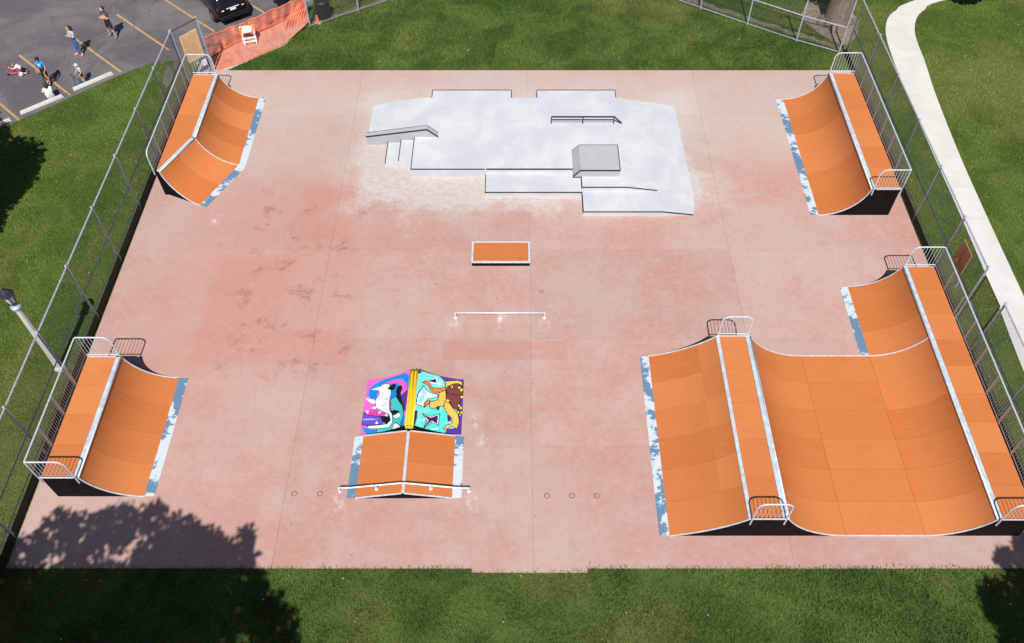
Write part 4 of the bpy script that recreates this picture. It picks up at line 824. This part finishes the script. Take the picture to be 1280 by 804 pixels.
# ------------------------------------------------------------------ people
def person(label, loc, rz, h, J, cols, hair, hairmat, helmet=False, chubby=1.0, cat='person', sit=False, skirt=None):
    """J: joints in body units for a 1.75 m adult, facing -y; cols: region colours"""
    k = h / 1.75; root = thing('person', label, cat, loc, rz)
    base = dict(pel=(0, 0, .96), wai=(0, 0, 1.10), che=(0, 0, 1.30), nec=(0, .01, 1.47), hea=(0, -.02, 1.60))
    for s, n in ((-1, 'L'), (1, 'R')):
        base.update({'sh' + n: (s * .185, .01, 1.40), 'el' + n: (s * .25, .03, 1.12), 'wr' + n: (s * .26, -.06, .88), 'hi' + n: (s * .095, 0, .90), 'kn' + n: (s * .11, -.02, .50), 'an' + n: (s * .12, .02, .09), 'to' + n: (s * .14, -.15, .04)})
    base.update({a: b for a, b in J.items() if a != 'look'}); P = {a: Vector(b) * k for a, b in base.items()}
    names = list(P); ix = {a: i for i, a in enumerate(names)}
    E_ = [('pel', 'wai'), ('wai', 'che'), ('che', 'nec'), ('nec', 'hea')]
    for n in 'LR': E_ += [('che', 'sh' + n), ('sh' + n, 'el' + n), ('el' + n, 'wr' + n), ('pel', 'hi' + n), ('hi' + n, 'kn' + n), ('kn' + n, 'an' + n), ('an' + n, 'to' + n)]
    rad = dict(pel=(.135, .11), wai=(.125, .095), che=(.155, .11), nec=(.055, .055), hea=(.06, .06), sh=(.068, .068), el=(.046, .046), wr=(.032, .032), hi=(.098, .098), kn=(.06, .06), an=(.042, .042), to=(.045, .03))
    me = bpy.data.meshes.new('skeleton'); me.from_pydata([tuple(P[a]) for a in names], [(ix[a], ix[b]) for a, b in E_], []); tmp = bpy.data.objects.new('skeleton', me); C.objects.link(tmp)
    tmp.modifiers.new('skin', 'SKIN'); tmp.modifiers.new('sub', 'SUBSURF').levels = 1
    for a in names:
        r = rad.get(a) or rad[a[:-1]]; sv = me.skin_vertices[0].data[ix[a]]; sv.radius = (r[0] * k * chubby, r[1] * k * chubby); sv.use_root = a == 'pel'
    dg = bpy.context.evaluated_depsgraph_get(); ev = bpy.data.meshes.new_from_object(tmp.evaluated_get(dg)); bpy.data.objects.remove(tmp)
    m = MB(); m.v = [tuple(v.co) for v in ev.vertices]; m.f = [tuple(p.vertices) for p in ev.polygons]; bodyn = len(m.v); reg = []
    HR = .115 if h > 1.4 else .13
    segs = [(a, b) for a, b in E_ if a != 'nec']
    def region(v):
        best, bn = 9, None
        for a, b in segs:
            A, B = P[a], P[b]; d = B - A; t = max(0, min(1, (v - A).dot(d) / max(d.length_squared, 1e-9))); q = (v - (A + d * t)).length
            if q < best: best, bn = q, (a, b, t)
        a, b, t = bn; a0, b0 = a.rstrip('LR'), b.rstrip('LR')
        if a0 == 'sh': return 'top' if t < cols.get('sleeve', .6) else 'skin'
        if a0 == 'el': return 'top' if cols.get('sleeve', .6) > 1 and t < .85 else 'skin'
        if a0 == 'pel' and b0 == 'hi' or a0 == 'hi': return 'bot' if (t < cols.get('leg', 1.) or a0 == 'pel') else 'skin'
        if a0 == 'kn': return 'bot' if cols.get('leg', 1.) > 1 and t < .92 else 'skin'
        if a0 == 'an': return 'shoe'
        if a0 == 'pel': return 'bot' if t < .6 else 'top'
        return 'top'
    reg = [region(Vector(v)) for v in m.v]
    # head with face
    c = P['hea']; hr = HR * k; f = (Vector((0, -1, 0)) if 'look' not in J else Vector(J['look'])).normalized()
    s0 = len(m.v); m.ball(c, (hr * .80, hr * .92, hr * 1.12), 14, 10); up = Vector((0, 0, 1)); rt = f.cross(up).normalized(); u2 = rt.cross(f)
    m.ball(c + f * hr * .92 - u2 * hr * .1, hr * .16, 6, 4)                                    # nose
    for s in (-1, 1): m.ball(c + rt * s * hr * .82, (hr * .12, hr * .18, hr * .24), 6, 4)      # ears
    reg += ['skin'] * (len(m.v) - s0); s0 = len(m.v)
    for s in (-1, 1): m.ball(c + f * hr * .82 + rt * s * hr * .32 + u2 * hr * .08, hr * .09, 6, 4)
    m.ball(c + f * hr * .80 - u2 * hr * .48, (hr * .22, hr * .1, hr * .06), 6, 4); reg += ['dark'] * (len(m.v) - s0)
    # hands: palm and five bent fingers rooted in the palm
    for n in 'LR':
        s0 = len(m.v); d = (P['wr' + n] - P['el' + n]).normalized(); sd_ = d.cross(Vector((0, 1, 0)) if abs(d.y) < .9 else Vector((1, 0, 0))).normalized(); dn = d.cross(sd_); w0 = P['wr' + n]
        m.tube([w0, w0 + d * .05 * k, w0 + d * .09 * k], [.026 * k, .04 * k, .036 * k], 6)
        for q, (o_, ln) in enumerate(((-.028, .06), (-.009, .075), (.010, .07), (.028, .055))):
            b0 = w0 + d * .08 * k + sd_ * o_ * k; m.tube([b0, b0 + d * ln * .5 * k + dn * .008 * k, b0 + d * ln * .85 * k + dn * .03 * k], [.0095 * k, .009 * k, .007 * k], 5)
        b0 = w0 + d * .03 * k - sd_ * .03 * k; m.tube([b0, b0 + d * .03 * k - sd_ * .025 * k + dn * .01 * k, b0 + d * .06 * k - sd_ * .03 * k + dn * .02 * k], [.012 * k, .010 * k, .008 * k], 5); reg += ['skin'] * (len(m.v) - s0)
    for n in 'LR':
        s0 = len(m.v); a, t = P['an' + n], P['to' + n]; d = (t - a); d.z = 0; d = d.normalized() if d.length > .01 else Vector((0, -1, 0)); zf = min(a.z, t.z)
        m.tube([a - d * .05 * k - Vector((0, 0, .03 * k)), a + d * .06 * k - Vector((0, 0, .035 * k)), t + d * .03 * k], [.045 * k, .05 * k, .036 * k], 8); reg += ['shoe'] * (len(m.v) - s0)
    o = m.build('body', MT['cloth'], root, smooth=True, local=True)
    ca = o.data.color_attributes.new('paint', 'FLOAT_COLOR', 'POINT'); base_c = dict(skin=(214, 160, 132), dark=(60, 35, 30)); base_c.update({a: b for a, b in cols.items() if isinstance(b, tuple)})
    ca.data.foreach_set('color', np.array([lin(*base_c[r]) for r in reg], np.float32).ravel())
    back = -f
    if helmet:
        MB().ball(c + up * hr * .35, (hr * 1.12, hr * 1.2, hr * 1.0), 14, 8).build('helmet', MT['white'], root, smooth=True, local=True)
    else:
        hm = MB().ball(c + up * hr * .30 + back * hr * .22, (hr * .90, hr * .92, hr * .98), 14, 8)
        if hair == 'long': hm.tube([c + up * hr * .5 + back * hr * .6, c + back * hr * .85, c + back * hr * .85 - up * hr * 1.2, c + back * hr * .7 - up * hr * 2.2], [hr * .6, hr * .8, hr * .75, hr * .4], 8)
        if hair == 'bun': hm.ball(c + up * hr * .6 + back * hr * 1.1, hr * .5, 8, 6)
        if hair == 'big': hm.ball(c + up * hr * .35 + back * hr * .1, (hr * 1.05, hr * 1.05, hr * 1.0), 12, 8)
        hm.build('hair', MT[hairmat], root, smooth=True, local=True)
    return root
crossed = dict(elL=(-.24, -.06, 1.14), wrL=(.08, -.15, 1.20), elR=(.24, -.06, 1.14), wrR=(-.08, -.17, 1.17))
person('man in dark grey shirt and shorts with folded arms', (-21.28, 39.43, -.008), R(-25), 1.80, dict(crossed, anL=(-.21, .02, .09), toL=(-.25, -.13, .04), knL=(-.16, -.02, .5), anR=(.19, .02, .09), toR=(.22, -.13, .04), knR=(.15, -.02, .5), look=(-.3, -1, 0)),
       dict(top=(72, 68, 80), bot=(46, 42, 46), shoe=(120, 116, 118), sleeve=.75, leg=1.0), 'short', 'hair')
person('woman in pale grey cardigan and blue jeans with folded arms', (-22.55, 37.9, -.008), R(-35), 1.68, dict(crossed, anL=(-.12, -.05, .09), toL=(-.14, -.22, .04), anR=(.16, .06, .09), toR=(.24, -.09, .04), look=(-.4, -1, -.1)),
       dict(top=(178, 174, 182), bot=(62, 104, 158), shoe=(226, 140, 150), sleeve=1.5, leg=1.5), 'long', 'hair')
boy = person('boy in bright blue shirt riding a black kick scooter', (-23.28, 35.38, .07), R(8), 1.50, dict(elL=(-.27, -.10, 1.10), wrL=(-.20, -.30, .98), elR=(.27, -.10, 1.10), wrR=(.20, -.30, .98), anL=(-.07, .16, .09), toL=(-.07, 0, .04), anR=(.07, -.04, .09), toR=(.07, -.2, .04), look=(0, -1, -.25)),
       dict(top=(36, 148, 222), bot=(30, 32, 40), shoe=(150, 155, 165), sleeve=.7, leg=.95, skin=(190, 130, 95)), 'big', 'hair_black')
for z_, w_ in ((1.15, .16), (1.08, .13)): MB().box(-w_ / 2, w_ / 2, -.125, -.115, z_ - .018, z_ + .018).build('shirt_print', MT['shirt_print'], boy, local=True)
person('small child with white helmet and grey shirt by the wheel stop', (-21.6, 35.55, -.008), R(-40), 1.08, dict(elL=(-.26, -.1, 1.08), wrL=(-.22, -.28, .96), elR=(.26, -.02, 1.08), wrR=(.24, -.2, .92), hea=(0, -.06, 1.62), look=(-.2, -1, -.4)),
       dict(top=(190, 194, 204), bot=(52, 40, 38), shoe=(196, 214, 224), sleeve=.7, leg=.75), 'short', 'hair_fair', helmet=True, chubby=1.1)
person('woman in white top sitting on the concrete wheel stop', (-22.72, 34.15, -.29), R(220), 1.66, dict(pel=(0, .02, .52), wai=(0, .0, .66), che=(0, -.06, .86), nec=(0, -.11, 1.03), hea=(0, -.16, 1.15), shL=(-.18, -.07, .96), shR=(.18, -.07, .96), elL=(-.24, -.22, .74), wrL=(-.14, -.42, .70), elR=(.24, -.22, .74), wrR=(.14, -.42, .70),
       hiL=(-.11, -.04, .50), hiR=(.11, -.04, .50), knL=(-.13, -.42, .70), knR=(.13, -.42, .70), anL=(-.13, -.58, .38), anR=(.13, -.58, .38), toL=(-.14, -.76, .34), toR=(.14, -.76, .34), look=(0, -1, -.2)), dict(top=(238, 238, 240), bot=(232, 232, 236), shoe=(90, 84, 88), sleeve=1.5, leg=1.5), 'long', 'hair', chubby=1.08)
person('small child in white shirt kneeling by a pink scooter', (-24.95, 36.3, -.012), R(-80), 1.12, dict(pel=(0, .12, .46), wai=(0, .0, .55), che=(0, -.14, .66), nec=(0, -.28, .72), hea=(0, -.40, .80), shL=(-.17, -.18, .70), shR=(.17, -.18, .70), elL=(-.26, -.25, .45), wrL=(-.30, -.22, .20), elR=(.24, -.42, .60), wrR=(.22, -.62, .72),
       hiL=(-.1, .13, .42), hiR=(.1, .13, .42), knL=(-.17, -.12, .10), knR=(.16, -.06, .10), anL=(-.16, .30, .08), anR=(.15, .34, .08), toL=(-.16, .46, .04), toR=(.15, .50, .04), look=(0, -1, -.2)), dict(top=(226, 226, 230), bot=(40, 38, 44), shoe=(30, 30, 34), sleeve=.6, leg=.95, skin=(226, 170, 146)), 'short', 'hair_fair', chubby=1.15)
tag(MB().ball((0, 0, .10), (.11, .125, .10), 12, 8).build('helmet', MT['white'], smooth=True), 'white helmet lying on the asphalt beside the kneeling child', 'helmet').location = (-24.92, 36.08, -.01)
def scooter(label, loc, rz, mat, h, mat2='black_pl'):
    root = thing('kick_scooter', label, 'scooter', loc, rz)
    MB().box(-.06, .06, -.28, .26, .075, .10).build('deck', MT[mat], root, local=True, bevel=.01); MB().tube([(0, -.26, .09), (0, -.34, .16), (0, -.36, .24)], .022, 6).build('neck', MT[mat], root, local=True)
    MB().tube([(0, -.38, .10), (0, -.33, .3), (0, -.29, h)], .018, 8).build('stem', MT[mat], root, local=True); MB().tube([(-.2, -.29, h), (.2, -.29, h)], .016, 6).build('handlebar', MT[mat2], root, local=True)
    for y in (-.40, .31): MB().tube([(-.015, y, .06), (.015, y, .06)], .06, 12).build('wheel', MT['tyre'], root, local=True)
    for s in (-1, 1): MB().tube([(s * .12, -.29, h), (s * .22, -.29, h)], .022, 6).build('grip', MT[mat2], root, local=True)
scooter('black kick scooter under the boy in blue', (-23.28, 35.36, -.008), R(8), 'black_pl', .84); scooter('pink kick scooter beside the kneeling child', (-25.2, 36.22, -.008), R(-75), 'pink', .66, 'pink'); scooter('dark teal kick scooter ridden by the helmeted child', (-21.66, 35.43, -.008), R(-40), 'blue', .62)

# ------------------------------------------------------------------ trees (crowns stand outside the frame; their shade falls into it)
def tree(label, loc, h, rad, zc, trunk_r, lobes, nleaf, leaf=.16, seed=1, lean=(0, 0), extra=()):
    rg = np.random.default_rng(seed); root = thing('tree', label, 'tree', (*loc, -.03)); m = MB()
    m.tube([(0, 0, -.1), (0, 0, .1), (.02, 0, .5), (.05 + lean[0] * .3, .03, zc * .45), (lean[0], lean[1], zc)], [trunk_r * 1.35, trunk_r * 1.2, trunk_r * 1.05, trunk_r * .85, trunk_r * .35], 14)
    for k in range(6):
        t = k * 1.05 + rg.random(); m.tube([(0, 0, .35), (math.cos(t) * trunk_r * 1.1, math.sin(t) * trunk_r * 1.1, .12), (math.cos(t) * trunk_r * 1.7, math.sin(t) * trunk_r * 1.7, -.06)], [trunk_r * .5, trunk_r * .35, trunk_r * .12], 6)
    cs = []
    for k in range(lobes):
        t = rg.uniform(0, 6.28); ph = rg.uniform(-.75, 1.0); rr = rad * rg.uniform(.45, .85); c = np.array([math.cos(t) * rr * math.cos(ph * .9) + lean[0], math.sin(t) * rr * math.cos(ph * .9) + lean[1], zc + math.sin(ph) * (h - zc) * .8]); cs.append((c, rad * (rg.uniform(.22, .42) if lobes < 40 else rg.uniform(.13, .33))))
        m.tube([(lean[0] * .6, lean[1] * .6, zc * .55), tuple(c * [.5, .5, 1] * .5 + np.array([0, 0, zc * .4])), tuple(c)], [trunk_r * .4, trunk_r * .22, .03], 6)
    for x_, y_, z_, r_ in extra:
        c = np.array([x_ - loc[0], y_ - loc[1], z_]); cs.append((c, r_)); m.tube([(0, 0, zc * .6), tuple(c * [.5, .5, .9]), tuple(c)], [trunk_r * .35, trunk_r * .2, .03], 6)
    m.build('trunk', MT['bark'], root, local=True, smooth=True)
    V = []
    for c, r in cs:
        n = int(nleaf * (r ** 2) / sum(q[1] ** 2 for q in cs)); p = rg.normal(size=(n, 3)); p /= np.linalg.norm(p, axis=1)[:, None]; p = c + p * (r * rg.uniform(.25, 1.12, n) ** .6)[:, None] * np.array([1, 1, .85])
        a, b = rg.normal(size=(n, 3)), rg.normal(size=(n, 3)); a /= np.linalg.norm(a, axis=1)[:, None]; b = np.cross(a, b); b /= np.linalg.norm(b, axis=1)[:, None]; s = (leaf * rg.uniform(.6, 1.3, n))[:, None]
        V.append(np.stack([p - a * s, p + b * s * .55, p + a * s, p - b * s * .55], 1))
    V = np.concatenate(V).reshape(-1, 3); n = len(V) // 4; me = bpy.data.meshes.new('crown'); me.vertices.add(len(V)); me.vertices.foreach_set('co', V.ravel()); me.loops.add(len(V)); me.loops.foreach_set('vertex_index', np.arange(len(V)))
    me.polygons.add(n); me.polygons.foreach_set('loop_start', np.arange(0, 4 * n, 4)); me.polygons.foreach_set('loop_total', np.full(n, 4)); me.update(); tag(obj('crown', me, MT['leaf'], root), kind='stuff')
    return root
tree('leafy tree whose shade falls on the small quarter pipe corner', (-13.3, -3.6), 16, 6.3, 11.0, .32, 90, 110000, .17, 3,
     extra=[(X, Y - .73 * 11.8 - r * .9, 11.8, r) for X, Y, r in ((-16.0, 11.4, .8), (-15.2, 12.3, .7), (-14.2, 12.2, .9), (-13.2, 12.55, .8), (-12.2, 12.7, .55), (-11.2, 12.2, .7), (-10.3, 11.7, .8), (-9.6, 11.3, .6), (-8.95, 11.9, .35), (-8.9, 11.3, .5), (-8.6, 10.4, .6), (-7.9, 9.8, .7), (-7.4, 9.1, .7), (-7.3, 8.4, .7), (-16.3, 10.6, .8))])
tree('leafy tree whose shade falls near the mini ramp corner', (18.6, -2.0), 14.5, 4.3, 10.0, .28, 50, 46000, .16, 5,
     extra=[(X, Y - .73 * 10.6 - r * .9, 10.6, r) for X, Y, r in ((15.4, 11.1, .35), (16.2, 11.6, .4), (16.0, 10.9, .5), (14.7, 10.0, .6), (15.6, 10.1, .8), (14.6, 9.3, .4), (14.9, 8.7, .6))])
tree('leafy tree whose round shade falls on the lawn by the car park', (-25.2, 24.4), 9, 3.9, 5.6, .24, 28, 40000, .15, 8)
tree('large old tree with thick trunk in bare soil behind the fence', (17.05, 40.75), 17, 5.5, 11, .62, 30, 30000, .2, 11)
tree('leafy tree beyond the bend of the footpath', (24.8, 43.7), 8, 3.0, 4.4, .26, 24, 26000, .18, 14)
